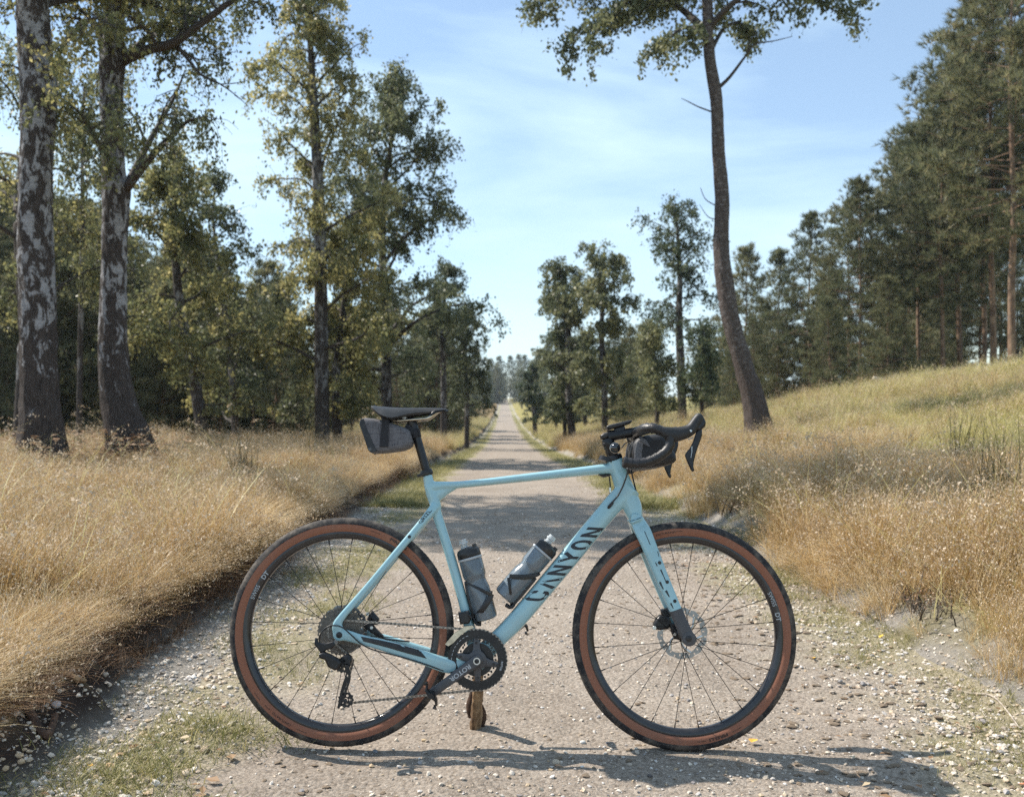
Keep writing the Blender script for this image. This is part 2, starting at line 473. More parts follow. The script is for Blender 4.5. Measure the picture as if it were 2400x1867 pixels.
# ------------------------------------------------------------------ scattering: ONE object that holds its pieces and their places
def scatter(name, templates, P, rot, scl, idx, mats, parent=None, smooth=False):
    """templates: list of (V, [poly arrays], rnd per face, mat per face)"""
    K = len(templates)
    Vs, polys, rnd, mi, tm = [], {}, {}, {}, []
    off = 0
    order = []
    for k, (V, pl, rn, mt) in enumerate(templates):
        Vs.append(np.asarray(V, float)); tm.append(np.full(len(V), k))
        c = 0
        for p in pl:
            order.append((p + off, rn[c:c + len(p)], mt[c:c + len(p)])); c += len(p)
        off += len(V)
    Vs.append(np.asarray(P, float)); tm.append(np.full(len(P), -1))
    V = np.concatenate(Vs); tmv = np.concatenate(tm)
    nT = off; N = len(V)
    r3 = np.zeros((N, 3)); r3[nT:] = rot
    s1 = np.ones(N); s1[nT:] = scl
    ix = np.zeros(N, int); ix[nT:] = idx
    me = np_mesh(name, V, [o[0] for o in order], smooth, np.concatenate([o[2] for o in order]),
                 {'rnd': ('FACE', 'FLOAT', np.concatenate([o[1] for o in order])), 'tm': ('POINT', 'INT', tmv),
                  'rot': ('POINT', 'FLOAT_VECTOR', r3), 'scl': ('POINT', 'FLOAT', s1), 'idx': ('POINT', 'INT', ix)})
    ob = link(name, me, mats, parent)
    ng = bpy.data.node_groups.new(name, 'GeometryNodeTree')
    ng.interface.new_socket('Geometry', in_out='INPUT', socket_type='NodeSocketGeometry')
    ng.interface.new_socket('Geometry', in_out='OUTPUT', socket_type='NodeSocketGeometry')
    n, l = ng.nodes, ng.links
    gi, go = n.new('NodeGroupInput'), n.new('NodeGroupOutput')
    def named(nm, typ):
        a = n.new('GeometryNodeInputNamedAttribute'); a.data_type = typ; a.inputs['Name'].default_value = nm
        return a.outputs['Attribute']
    def sep(val):
        s = n.new('GeometryNodeSeparateGeometry'); s.domain = 'POINT'
        c = n.new('FunctionNodeCompare'); c.data_type = 'INT'; c.operation = 'EQUAL'
        l.new(named('tm', 'INT'), c.inputs[2]); c.inputs[3].default_value = val
        l.new(gi.outputs[0], s.inputs['Geometry']); l.new(c.outputs[0], s.inputs['Selection'])
        return s.outputs['Selection']
    g2i = n.new('GeometryNodeGeometryToInstance')
    for k in range(K - 1, -1, -1):
        l.new(sep(k), g2i.inputs[0])
    iop = n.new('GeometryNodeInstanceOnPoints')
    iop.inputs['Pick Instance'].default_value = True
    l.new(sep(-1), iop.inputs['Points']); l.new(g2i.outputs[0], iop.inputs['Instance'])
    l.new(named('idx', 'INT'), iop.inputs['Instance Index'])
    l.new(named('rot', 'FLOAT_VECTOR'), iop.inputs['Rotation'])
    l.new(named('scl', 'FLOAT'), iop.inputs['Scale'])
    l.new(iop.outputs[0], go.inputs[0])
    md = ob.modifiers.new('scatter', 'NODES'); md.node_group = ng
    ob['kind'] = 'stuff'
    return ob

def in_view(X, Y, margin=.6):
    return (Y > 2.2) & (np.abs(X) < Y * .5345 + margin)

# pebbles ----------------------------------------------------------
rng = np.random.default_rng(5)
def pebble(seed, flat=.6):
    r = np.random.default_rng(seed)
    bm = bmesh.new(); bmesh.ops.create_icosphere(bm, subdivisions=1, radius=.5)
    ax = np.array([1, r.uniform(.6, .9), r.uniform(.35, .6) * flat / .6])
    V = np.array([v.co[:] for v in bm.verts]); V *= (1 + r.uniform(-.28, .28, (len(V), 1))); V *= ax
    Fs = np.array([[v.index for v in f.verts] for f in bm.faces]); bm.free()
    return V, [Fs], np.full(len(Fs), .5), np.zeros(len(Fs), int)
def pebble_mat():
    m, n, l, b = new_mat('flint_pebble')
    oi = n.new('ShaderNodeObjectInfo')
    c = ramp(n, l, oi.outputs['Random'], [(0, (.30, .25, .20)), (.15, (.48, .42, .36)), (.35, (.62, .57, .50)), (.5, (.45, .34, .22)), (.62, (.66, .63, .60)), (.78, (.22, .21, .22)), (.86, (.58, .46, .33)), (1, (.72, .70, .68))])
    f = noise(n, l, 60, 5, .7, coord='World')
    c2 = ramp(n, l, f, [(.3, (.7, .68, .66)), (.7, (1.1, 1.08, 1.06))])
    mx = n.new('ShaderNodeMixRGB'); mx.blend_type = 'MULTIPLY'; mx.inputs['Fac'].default_value = 1
    l.new(c, mx.inputs['Color1']); l.new(c2, mx.inputs['Color2']); l.new(mx.outputs[0], b.inputs['Base Color'])
    b.inputs['Roughness'].default_value = .6; b.inputs['Specular IOR Level'].default_value = .35
    return m
M_peb = pebble_mat()
def sample_ground(n, y0, y1, umin, umax, ypow=1.0):
    Y = y0 + (y1 - y0) * rng.random(n) ** ypow
    u = umin + (umax - umin) * rng.random(n)
    return u + road_x(Y), Y, u
def put_pebbles(name, label, n, y0, y1, umin, umax, s0, s1, dens, spow=2.5, ypow=1.6):
    X, Y, u = sample_ground(n, y0, y1, umin, umax, ypow)
    keep = in_view(X, Y) & (rng.random(n) < dens(u, X, Y))
    X, Y = X[keep], Y[keep]
    s = s0 + (s1 - s0) * rng.random(len(X)) ** spow
    P = np.stack([X, Y, ground_z(X, Y) + s * .12], -1)
    rot = np.stack([rng.normal(0, .25, len(X)), rng.normal(0, .25, len(X)), rng.random(len(X)) * 6.28], -1)
    o = scatter(name, [pebble(k) for k in range(8)], P, rot, s, rng.integers(0, 8, len(X)), [M_peb])
    tag(o, label, 'gravel'); return o
dens_road = lambda u, X, Y: .25 + .75 * np.clip((vnoise(X, Y, .55, 21) - .38) * 2.4, 0, 1) * np.where(np.abs(np.abs(u - .15) - .75) < .2, .5, 1)
put_pebbles('gravel', 'loose pale pebbles strewn over the sandy road', 62000, 2.4, 13, UL, UR + .2, .0035, .021, dens_road, 4.5)
edge = lambda u, X, Y: np.clip(1.15 - np.abs(u + 1.32) / .30, 0, 1) * (.35 + .65 * vnoise(X, Y, .3, 31))
put_pebbles('pebble_bed', 'larger pebbles washed up along the foot of the left bank', 21000, 2.4, 11, -1.75, -.85, .007, .032, edge, 2.6)
edge2 = lambda u, X, Y: np.clip(1.15 - np.abs(u - 1.5) / .34, 0, 1) * (.35 + .65 * vnoise(X, Y, .3, 33))
put_pebbles('pebble_verge', 'larger pebbles along the grassy right edge of the road', 21000, 2.4, 11, 1.05, 2.05, .007, .030, edge2, 2.6)
# clods in tread rows, damp brown with ridge shade painted in; loose crumbs elsewhere
M_clod = mat('damp_shade_clod', (.20, .155, .115), .95, 0, .35, 60, .6, 200, spec=.1)
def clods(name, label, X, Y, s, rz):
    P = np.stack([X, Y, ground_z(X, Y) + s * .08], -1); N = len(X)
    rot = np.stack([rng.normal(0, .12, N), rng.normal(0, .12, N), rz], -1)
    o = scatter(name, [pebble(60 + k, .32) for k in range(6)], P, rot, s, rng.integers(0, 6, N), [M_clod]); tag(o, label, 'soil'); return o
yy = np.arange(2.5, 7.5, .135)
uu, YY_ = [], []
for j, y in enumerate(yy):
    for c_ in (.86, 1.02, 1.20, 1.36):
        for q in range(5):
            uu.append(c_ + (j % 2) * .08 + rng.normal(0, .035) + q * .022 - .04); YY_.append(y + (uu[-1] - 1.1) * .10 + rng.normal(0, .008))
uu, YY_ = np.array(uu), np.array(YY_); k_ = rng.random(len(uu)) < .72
clods('tread_clods', 'rows of damp sand clods right of the front wheel, shade of the tread ridges in their dark colour', (uu + road_x(YY_))[k_], YY_[k_], rng.uniform(.012, .042, k_.sum()), rng.normal(.1, .25, k_.sum()))
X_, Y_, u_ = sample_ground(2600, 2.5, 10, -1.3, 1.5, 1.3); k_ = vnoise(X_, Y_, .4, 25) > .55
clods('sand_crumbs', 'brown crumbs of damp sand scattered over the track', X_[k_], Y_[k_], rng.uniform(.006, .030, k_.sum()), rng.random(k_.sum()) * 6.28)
# ------------------------------------------------------------------ the bicycle: its own frame, leaning a little away from the camera
def px_ground(px, py, D): return Vector(((px - CX) * D / F_PX, D, CAM_H + (CY - py) * D / F_PX))
cR, cF = px_ground(802, 1749, 3.0), px_ground(1604, 1759, 3.0)
LEAN = R(7.4)
ex = (cF - cR).normalized()
ez0 = Vector((0, 1, 0)).cross(ex) * -1; ez0.normalize()
yv = Vector((0, 1, 0))
ez = math.cos(LEAN) * ez0 + math.sin(LEAN) * yv
ey = math.cos(LEAN) * yv - math.sin(LEAN) * ez0
BIKE_M = Matrix(((ex.x, ey.x, ez.x, cR.x), (ex.y, ey.y, ez.y, cR.y), (ex.z, ey.z, ez.z, cR.z), (0, 0, 0, 1)))
BIKE_I = BIKE_M.inverted()
CAMP = Vector((0, 0, CAM_H))
PX = 0.001365          # metres per photograph pixel at the bicycle
def B(px, py, lat=0.0):
    """point of the bicycle's own space seen at a photograph pixel, at a given distance from its mid-plane (far side positive)"""
    d = Vector(((px - CX) / F_PX, 1, (CY - py) / F_PX))
    t = (lat - (BIKE_I @ CAMP).y) / (BIKE_I.to_3x3() @ d).y
    p = BIKE_I @ (CAMP + d * t)
    return Vector((p.x, lat, p.z))
def mir(p): return Vector((p[0], -p[1], p[2]))
def BL(pts): return [B(*p) for p in pts]

M_blue = mat('pale_blue_paint', (.275, .475, .53), .28, 0, .05, 8, coat=1.0, spec=.5, dust=.20)
M_black = mat('black_plastic', (.012, .012, .014), .38, 0, .2, 60, spec=.45, dust=.12)
M_satin = mat('satin_black_metal', (.010, .010, .012), .33, .2, .2, 60, spec=.5, dust=.06)
M_tape = mat('black_bar_tape', (.013, .012, .014), .42, 0, .25, 90, .5, 260, spec=.5, dust=.06)
M_rub = mat('tyre_rubber', (.024, .023, .025), .8, 0, .25, 120, .5, 500, spec=.3, dust=.55)
M_tan = mat('tan_sidewall', (.27, .112, .068), .7, 0, .12, 300, .5, 900, spec=.3, dust=.14)
M_rim = mat('black_rim', (.014, .013, .016), .26, 0, .2, 40, coat=.3, dust=.08)
M_rotor = mat('rotor_steel', (.30, .30, .30), .34, 1, .15, 60)
M_steel = mat('bright_steel', (.55, .54, .52), .3, 1, .15, 60)
M_chain = mat('oily_chain_steel', (.30, .27, .24), .38, 1, .3, 200)
M_cas = mat('muddy_cassette_steel', (.13, .115, .10), .5, .6, .5, 140, .4, 300, dust=.5)
M_gold = mat('worn_nickel', (.52, .46, .36), .32, 1, .25, 60)
M_spoke = mat('black_spoke', (.02, .02, .022), .35, .8, .1)
M_grey = mat('dark_grey_paint', (.058, .058, .064), .45, 0, .1, 40, dust=.1)
M_print = mat('black_print', (.016, .02, .026), .5, 0, .1)
M_white = mat('grey_white_print', (.42, .44, .46), .5, 0, .1)
M_lead = mat('dark_tyre_print', (.035, .02, .016), .7, 0, .1)

bike = empty('gravel_bike'); bike.matrix_world = BIKE_M
tag(bike, 'pale blue gravel bike with tan wall tyres standing across the track', 'bicycle')

# ---- frame: lofted tubes fused into one smooth body
def fuse(mb, voxel, iters=6, fac=.5):
    me = mb.mesh('fuse', True)
    ob = bpy.data.objects.new('fuse', me); COL.objects.link(ob)
    r = ob.modifiers.new('r', 'REMESH'); r.mode = 'VOXEL'; r.voxel_size = voxel; r.use_smooth_shade = True
    s = ob.modifiers.new('s', 'SMOOTH'); s.factor = fac; s.iterations = iters
    dg = bpy.context.evaluated_depsgraph_get(); dg.update()
    out = bpy.data.meshes.new_from_object(ob.evaluated_get(dg))
    out.polygons.foreach_set('use_smooth', [True] * len(out.polygons))
    bpy.data.objects.remove(ob)
    return out
def tubeB(mb, rows, t, ex_=2.6, n=20, sub=4, both=False):
    """rows: (px, py, width px, lat)"""
    S = smooth_pts([(*B(r[0], r[1], r[3] if len(r) > 3 else 0), r[2] * PX) for r in rows], sub)
    if not hasattr(t, '__len__'): t = (t, t)
    tt = np.linspace(t[0], t[1], len(S))
    mb.flat([s[:3] for s in S], [s[3] for s in S], list(tt), n, ex_)
    if both: mb.flat([mir(s[:3]) for s in S], [s[3] for s in S], list(tt), n, ex_)
f = MB()
tubeB(f, [(1002, 1113, 23), (1008, 1145, 26), (1020, 1180, 27), (1024.5, 1205, 24), (1042, 1259, 23), (1064, 1332, 23.5), (1091, 1431, 24), (1118, 1546, 34)], .034)
tubeB(f, [(1000, 1143, 34), (1030, 1138, 21), (1066, 1136.5, 18), (1120, 1131.5, 17.5), (1250, 1117, 20), (1350, 1106, 22), (1422, 1098.5, 26), (1452, 1096, 34)], (.034, .046))
tubeB(f, [(1010, 1158, 40), (1030, 1152, 38), (1048, 1145, 26), (1068, 1139, 15)], .028)
tubeB(f, [(1440.5, 1077, 38), (1453, 1115, 41), (1470, 1160, 47), (1482, 1190, 46), (1489.5, 1214, 36)], (.052, .058))
tubeB(f, [(1478, 1140, 56), (1452, 1168, 50), (1429.6, 1190, 46), (1328, 1313, 45.5), (1216, 1446, 43.5), (1170, 1493, 41), (1118, 1546, 50)], (.056, .06), 3.2)
f.lathe(B(1118, 1546) - Vector((0, .043, 0)), (0, 1, 0), [(0, .028), (.004, .031), (.082, .031), (.086, .028)], 28)
cs = [(1112, 1556, 36, -.03), (1053, 1559, 36, -.040), (1000, 1543, 32, -.047), (950, 1528, 29, -.052), (900, 1512, 26, -.057), (850, 1499, 23, -.062), (815, 1489, 25, -.065), (797, 1485, 27, -.066)]
tubeB(f, cs, (.024, .017), 3.0, both=True)
ss = [(1021, 1184, 22, -.010), (1007, 1202, 20, -.022), (985, 1229, 18, -.030), (930, 1294, 17, -.043), (860, 1377, 16, -.056), (802, 1444, 17, -.064), (791, 1466, 24, -.066), (796, 1485, 30, -.066)]
tubeB(f, ss, (.022, .015), 3.0, both=True)
for sg in (-1, 1):
    f.lathe(B(797, 1485, -.058) * 1.0 if sg < 0 else mir(B(797, 1485, -.058)), (0, sg, 0), [(-.006, .019), (0, .021), (.012, .021), (.015, .018)], 24)
frame_me = fuse(f, .0026, 5)
frame = link('frame', frame_me, M_blue, bike)
bvh = BVHTree.FromPolygons([v.co[:] for v in frame_me.vertices], [tuple(p.vertices) for p in frame_me.polygons])
def onto(p, bv, lift=.0006, d=Vector((0, 1, 0))):
    h = bv.ray_cast(Vector(p) - d * .3, d)
    return (h[0] - d * lift) if h[0] is not None else None
def decal(name, s, bold, org, du, dv, m, parent, bv, maxlen=.12, seg=None, lift=.0006):
    """flat print laid on a surface: text u runs along du, text v along dv (local vectors per text unit)"""
    V, Fs = text_geo(s, bold, maxlen) if isinstance(s, str) else s
    P = [onto(Vector(org) + Vector(du) * a + Vector(dv) * b, bv, lift) for a, b in V]
    Fs = [t for t in Fs if all(P[i] is not None for i in t) and max((P[i] - P[j]).length for i in t for j in t) < .03]
    used = sorted({i for t in Fs for i in t}); mp = {k: i for i, k in enumerate(used)}
    me = bpy.data.meshes.new(name); me.from_pydata([P[k] for k in used], [], [[mp[i] for i in t] for t in Fs])
    return link(name, me, m, parent)
# condensed block capitals drawn as strokes, five units tall
def strokes(paths, w):
    mb = []; Fs = []
    V = []
    for p in paths:
        p = [Vector((a, b)) for a, b in p]
        L, Rr = [], []
        for i, q in enumerate(p):
            t = (p[min(i + 1, len(p) - 1)] - p[max(i - 1, 0)]).normalized(); nn = Vector((-t.y, t.x))
            if 0 < i < len(p) - 1:
                a = (p[i] - p[i - 1]).normalized(); k = max(.45, abs(Vector((-a.y, a.x)).dot(nn)))
            else: k = 1
            L.append(q + nn * w / 2 / k); Rr.append(q - nn * w / 2 / k)
        for i in range(len(p) - 1):
            K = max(1, int((p[i + 1] - p[i]).length / .12))
            for j in range(K):
                o = len(V)
                for s_ in (j / K, (j + 1) / K):
                    V.append(L[i].lerp(L[i + 1], s_)); V.append(Rr[i].lerp(Rr[i + 1], s_))
                Fs.append((o, o + 1, o + 3, o + 2))
    return np.array([v[:] for v in V]), Fs
def arc(cx, cy, rx, ry, a0, a1, n=10): return [(cx + rx * math.cos(R(a0 + (a1 - a0) * k / n)), cy + ry * math.sin(R(a0 + (a1 - a0) * k / n))) for k in range(n + 1)]
GL = {'C': [arc(.36, .27, .27, .25, 15, -180, 10) + arc(.36, .73, .27, .25, 180, -15, 10)],
      'A': [[(.04, 0), (.36, 1), (.68, 0)]],
      'N': [[(.10, 0), (.10, 1)], [(.10, .96), (.62, .04)], [(.62, 0), (.62, 1)]],
      'Y': [[(.04, 1), (.36, .45), (.68, 1)], [(.36, .47), (.36, 0)]],
      'O': [arc(.36, .5, .27, .47, 0, 360, 18)]}
def wordmark(s, w=.15, gap=.92):
    V, Fs = [], []
    for k, ch in enumerate(s):
        v, f_ = strokes(GL[ch], w)
        Fs += [tuple(i + len(V) for i in q) for q in f_]; V += [(a + k * gap - .36, b - .5) for a, b in v]
    V = np.array(V); V[:, 0] -= (len(s) - 1) * gap / 2
    return V, Fs
dt = (B(1391, 1250) - B(1261, 1397))            # along the down tube, first to last letter
mid = B(1325, 1321, -.03)
decal('lettering', wordmark('CANYON', .185), 0, mid, dt * (1 / (.92 * 5.0)), Vector((-1, 0, .05)) * .0585, M_print, frame, bvh)
st = (B(1010, 1192, -.02) - B(985, 1222, -.03))
decal('lettering', 'GRIZL', .015, B(996, 1210, -.035), st.normalized() * .020, Vector((-1, 0, .12)) * .019, M_print, frame, bvh, .2)
# chainstay guard
cg = MB()
V, Fs = plate_geo([[(0, 0), (1, 0), (1, 1), (0, 1)]], .002)
g_ = [(845, 1489), (851, 1499), (865, 1506), (997, 1543), (1001, 1541), (994, 1530), (985, 1523), (860, 1491)]
pl = [onto(B(px, py, -.06), bvh, .0016) for px, py in g_]
cg2 = MB(); 
for i in range(14):
    a, b = i / 14, (i + 1) / 14
cg = MB(); rowsT = smooth_pts([(847, 1489.5), (900, 1500.5), (950, 1513), (984, 1523)], 6); rowsB = smooth_pts([(853, 1501), (903, 1514.5), (955, 1530), (1000, 1542.5)], 6)
Vv = []
for a, b in zip(rowsT, rowsB):
    for k in range(5):
        q = a + (b - a) * k / 4
        h = onto(B(q[0], q[1], -.06), bvh, .0014); Vv.append(h if h is not None else B(q[0], q[1], -.06))
cg.add(Vv, [(i * 5 + k, i * 5 + k + 1, (i + 1) * 5 + k + 1, (i + 1) * 5 + k) for i in range(len(rowsT) - 1) for k in range(4)])
cg.build('chainstay_guard', M_black, frame)
# seat collar, frame bolts, dropout hole
c = MB(); ax = (B(1002, 1112) - B(968, 992)).normalized()
c.lathe(B(1001.5, 1114), -ax, [(0, .0195), (.003, .021), (.016, .0205), (.019, .018)], 24)
c.flat([B(998, 1109, -.012), B(986, 1113, -.012), B(978, 1115.5, -.012)], [.013, .012, .008], [.02, .02, .014], 12)
c.build('seat_collar', M_black, bike)
c = MB()
for p, r in (((960, 1257, -.044), .0052), ((797, 1485, -.077), .0095)):
    c.disc(B(*p) + Vector((0, -.002, 0)), (0, 1, 0), r, .008, 18)
q = onto(B(960, 1257, -.04), bvh, 0); 
c2 = MB(); c2.disc(q, (0, 1, 0), .0053, .004, 16)
q = onto(B(797, 1486, -.06), bvh, 0)
c2.disc(q, (0, 1, 0), .0095, .004, 20)
c2.build('axle_and_mount_bolts', M_black, frame)
# front derailleur
c = MB()
pg = lambda pts: [(B(px, py, -.052).x, B(px, py, -.052).z) for px, py in pts]
plate(c, [pg([(1043, 1509), (1065, 1483), (1090, 1467), (1108, 1465), (1111, 1470), (1097, 1475), (1078, 1489), (1062, 1506), (1051, 1513)])], -.054, .002)
plate(c, [pg([(1043, 1509), (1065, 1483), (1090, 1467), (1108, 1465), (1111, 1470), (1097, 1475), (1078, 1489), (1062, 1506), (1051, 1513)])], -.040, .002)
c.box(B(1095, 1469, -.047), (.022, .014, .006))
fd = c.build('front_derailleur', M_gold, bike)
c = MB()
plate(c, [pg([(1073, 1436), (1098, 1431), (1104, 1448), (1100, 1461), (1078, 1464), (1076, 1452)])], -.03, .034, .006)
c.tube([B(1098, 1440, -.045), B(1106, 1448, -.045)], .005, 10)
c.build('linkage_body', M_satin, fd)

# ---- seat post, saddle
c = MB()
c.tube([B(966.5, 985), B(975, 1018), B(1003, 1116)], [.0138, .0138, .0138], 24)
c.build('seat_post', M_satin, bike)
c = MB(); c.flat([B(950, 985), B(966, 984), B(978, 987)], [.012, .02, .012], [.034, .04, .034], 16)
c.flat([B(965, 998), B(963, 984)], [.024, .028], [.03, .036], 16)
c.build('post_head', M_satin, bike)
sad = MB()
stn = [(873, 951, 953, .035), (880, 951.5, 957, .055), (893, 952.5, 968, .068), (906, 953.5, 974.5, .073), (920, 954.5, 978.5, .071), (935, 955.2, 976.5, .062), (950, 955.5, 972, .048), (970, 955.5, 968, .034), (990, 955, 966, .025), (1010, 955, 964.5, .021), (1030, 956, 963.5, .019), (1045, 958, 963.5, .016), (1051, 960, 963, .008)]
S = smooth_pts(stn, 3); rings = []
for px, t, e, w in S:
    zt = B(px, t, 0).z; x = B(px, t, 0).x
    ze = B(px, e, -w * .9).z; ring = []
    for k in range(13):
        v = -1 + 2 * k / 12
        ring.append(Vector((x, v * w, zt - (zt - ze) * abs(v) ** 2.6 - .004 * math.exp(-(v / .12) ** 2) * (w > .02))))
    th_ = float(np.interp(px, [990, 1051], [.009, .003]))
    for k in range(13):
        v = 1 - 2 * k / 12
        ring.append(Vector((x, v * w * .9, zt - (zt - ze) * abs(v * .95) ** 2.6 - th_)))
    rings.append(ring)
sad.loft(rings)
M_sad = mat('black_saddle_cover', (.017, .017, .019), .45, 0, .2, 120, .35, 500, spec=.5, dust=.05)
saddle = sad.build('saddle', M_sad, bike)
c = MB()
rl = [(884, 960, -.02), (896, 972, -.022), (915, 982, -.022), (927, 985.5, -.022), (960, 983.5, -.022), (985, 981.5, -.022), (1000, 980, -.021), (1012, 974, -.018), (1024, 965, -.012), (1034, 962, -.008)]
pts = [Vector(p) for p in smooth_pts([B(*r) for r in rl], 5)]
c.tube(pts, .0042, 10); c.tube([mir(p) for p in pts], .0042, 10)
c.build('rail', M_gold, saddle)
c = MB()
V1 = [(993, 986), (1003, 982.5), (1014, 975), (1026, 965), (1042, 962.5), (1045, 960), (1020, 960), (1010, 968), (1001, 977), (985, 980.5), (985, 985)]
plate(c, [[(B(a, b, -.012).x, B(a, b, -.012).z) for a, b in V1]], 0, .046, .004)
plate(c, [[(B(a, b, -.03).x, B(a, b, -.03).z) for a, b in [(876, 953), (893, 972), (905, 984), (930, 986), (925, 978), (905, 970), (890, 958)]]], 0, .075, .004)
c.build('saddle_shell', M_satin, saddle)
c = MB()
for sg in (-1, 1): c.disc(B(949, 977, -.016) if sg < 0 else mir(B(949, 977, -.016)), (0, 1, 0), .004, .02, 12)
c.box(B(949, 980, 0), (.012, .04, .006)); c.build('clamp_bolt', M_steel, saddle)

# ---- fork
f = MB()
fk = [(1486, 1213, 32, -.008), (1497, 1228, 36, -.026), (1508, 1248, 38, -.041), (1520, 1276, 36, -.048), (1550, 1350, 32, -.054), (1589, 1441, 28.5, -.059), (1606, 1481, 29, -.061), (1614.5, 1497, 30, -.062)]
tubeB(f, fk, (.03, .016), 3.0, both=True)
f.flat([B(1489, 1214, -.035), B(1489, 1214, 0), mir(B(1489, 1214, -.035))], [.028, .044, .028], [.03, .046, .03], 18, axis=Vector((0, 0, 1)))
f.flat([B(1490, 1216, -.02), B(1492.5, 1221.5, -.02)], .05, .05, 16)
f.lathe(B(1614.5, 1496, -.062), (0, 1, 0), [(-.008, .019), (-.006, .021), (.006, .021)], 22)
p = mir(B(1614.5, 1496, -.062)); f.lathe(p, (0, 1, 0), [(-.006, .021), (.006, .021), (.008, .019)], 22)
fork_me = fuse(f, .0026, 5)
fork = link('fork', fork_me, M_blue, bike)
bvf = BVHTree.FromPolygons([v.co[:] for v in fork_me.vertices], [tuple(p.vertices) for p in fork_me.polygons])
c = MB(); 
tubeB(c, [(1584, 1428, 29.5, -.0595), (1589, 1441, 30, -.0595), (1606, 1480, 30.5, -.0615), (1616, 1499, 31, -.0625)], (.019, .019), 3.0)
c.lathe(B(1614.5, 1496, -.0625), (0, 1, 0), [(-.0105, .0195), (-.0095, .0222), (.009, .0222), (.0095, .0195)], 26)
cap = c.build('dropout_cover', M_grey, fork)
c = MB(); c.disc(B(1614.5, 1496, -.0735), (0, 1, 0), .0095, .004, 20); c.build('axle_end', M_black, cap)
c = MB()
for px, py in ((1545, 1317.7), (1562.6, 1362.6), (1580, 1407)):
    q = onto(B(px, py, -.055), bvf, 0); c.disc(q, (0, 1, 0), .0054, .003, 16)
c.build('mount_bolt', M_black, fork)
def dash(px0, py0, px1, py1, w0, w1=None):
    a, b = B(px0, py0, -.06), B(px1, py1, -.06); d = (b - a).normalized(); nn = Vector((d.z, 0, -d.x)); w1 = w0 if w1 is None else w1
    P = []
    for k in range(5):
        q = a.lerp(b, k / 4); w = w0 + (w1 - w0) * k / 4
        for s_ in (-.5, .5):
            h = onto(q + nn * w * s_ * PX, bvf, .0006); P.append(h if h is not None else q)
    return P, [(2 * k, 2 * k + 1, 2 * k + 3, 2 * k + 2) for k in range(4)]
c = MB()
for a in ((1511, 1244, 1524, 1276, 1.6), (1541.5, 1291, 1544, 1303, 1.6), (1536, 1317, 1540, 1326, 2), (1548, 1334, 1556, 1352, 3.5, 1.5), (1546, 1363, 1554, 1380, 5, 2), (1560, 1383, 1568, 1398, 5.5, 2), (1571, 1412, 1577, 1425, 4, 1.5), (1556, 1352, 1560, 1362, 2)):
    c.add(*dash(*a))
c.build('dash_marking', M_print, fork)
c = MB(); c.add(*dash(1476, 1220.5, 1491, 1218, 1.3)); c.add(*dash(1491, 1218, 1505, 1212.5, 1.3)); c.build('crown_seam', M_print, fork)

# ---- wheels
def ring_prof(mb, C, prof, n, mats=None, knob=None):
    """revolve (radius, lateral) profile round the axle"""
    K = len(prof); V = []
    for i in range(n):
        a = 2 * math.pi * i / n
        for j, (r, y) in enumerate(prof):
            rr = r + (knob[j] if knob and (i + (y > 0)) % 2 else 0)
            V.append(Vector((C.x + rr * math.cos(a), C.y + y, C.z + rr * math.sin(a))))
    o = len(mb.v); mb.v.extend(V)
    for i in range(n):
        for j in range(K - 1):
            a, b = o + i * K + j, o + ((i + 1) % n) * K + j
            mb.f.append([a, b, b + 1, a + 1]); mb.m.append(mats[j] if mats else mb.cur)
def bend_text(name, s, bold, C, r, y, size, ang, m, parent, flip=False, squash=1.0, slope=0.0):
    """text round a wheel: baseline towards the hub unless flip; ang in degrees, anticlockwise from +x as seen from the drive side"""
    V, Fs = text_geo(s, bold, .25)
    P = []
    for a, b in V:
        sg = -1 if not flip else 1
        th = R(ang) + sg * a * size * squash / r; rr = r - sg * b * size
        P.append(Vector((C.x + rr * math.cos(th), y + slope * (rr - r), C.z + rr * math.sin(th))))
    me = bpy.data.meshes.new(name); me.from_pydata(P, [], Fs)
    return link(name, me, m, parent)
RO = .3555
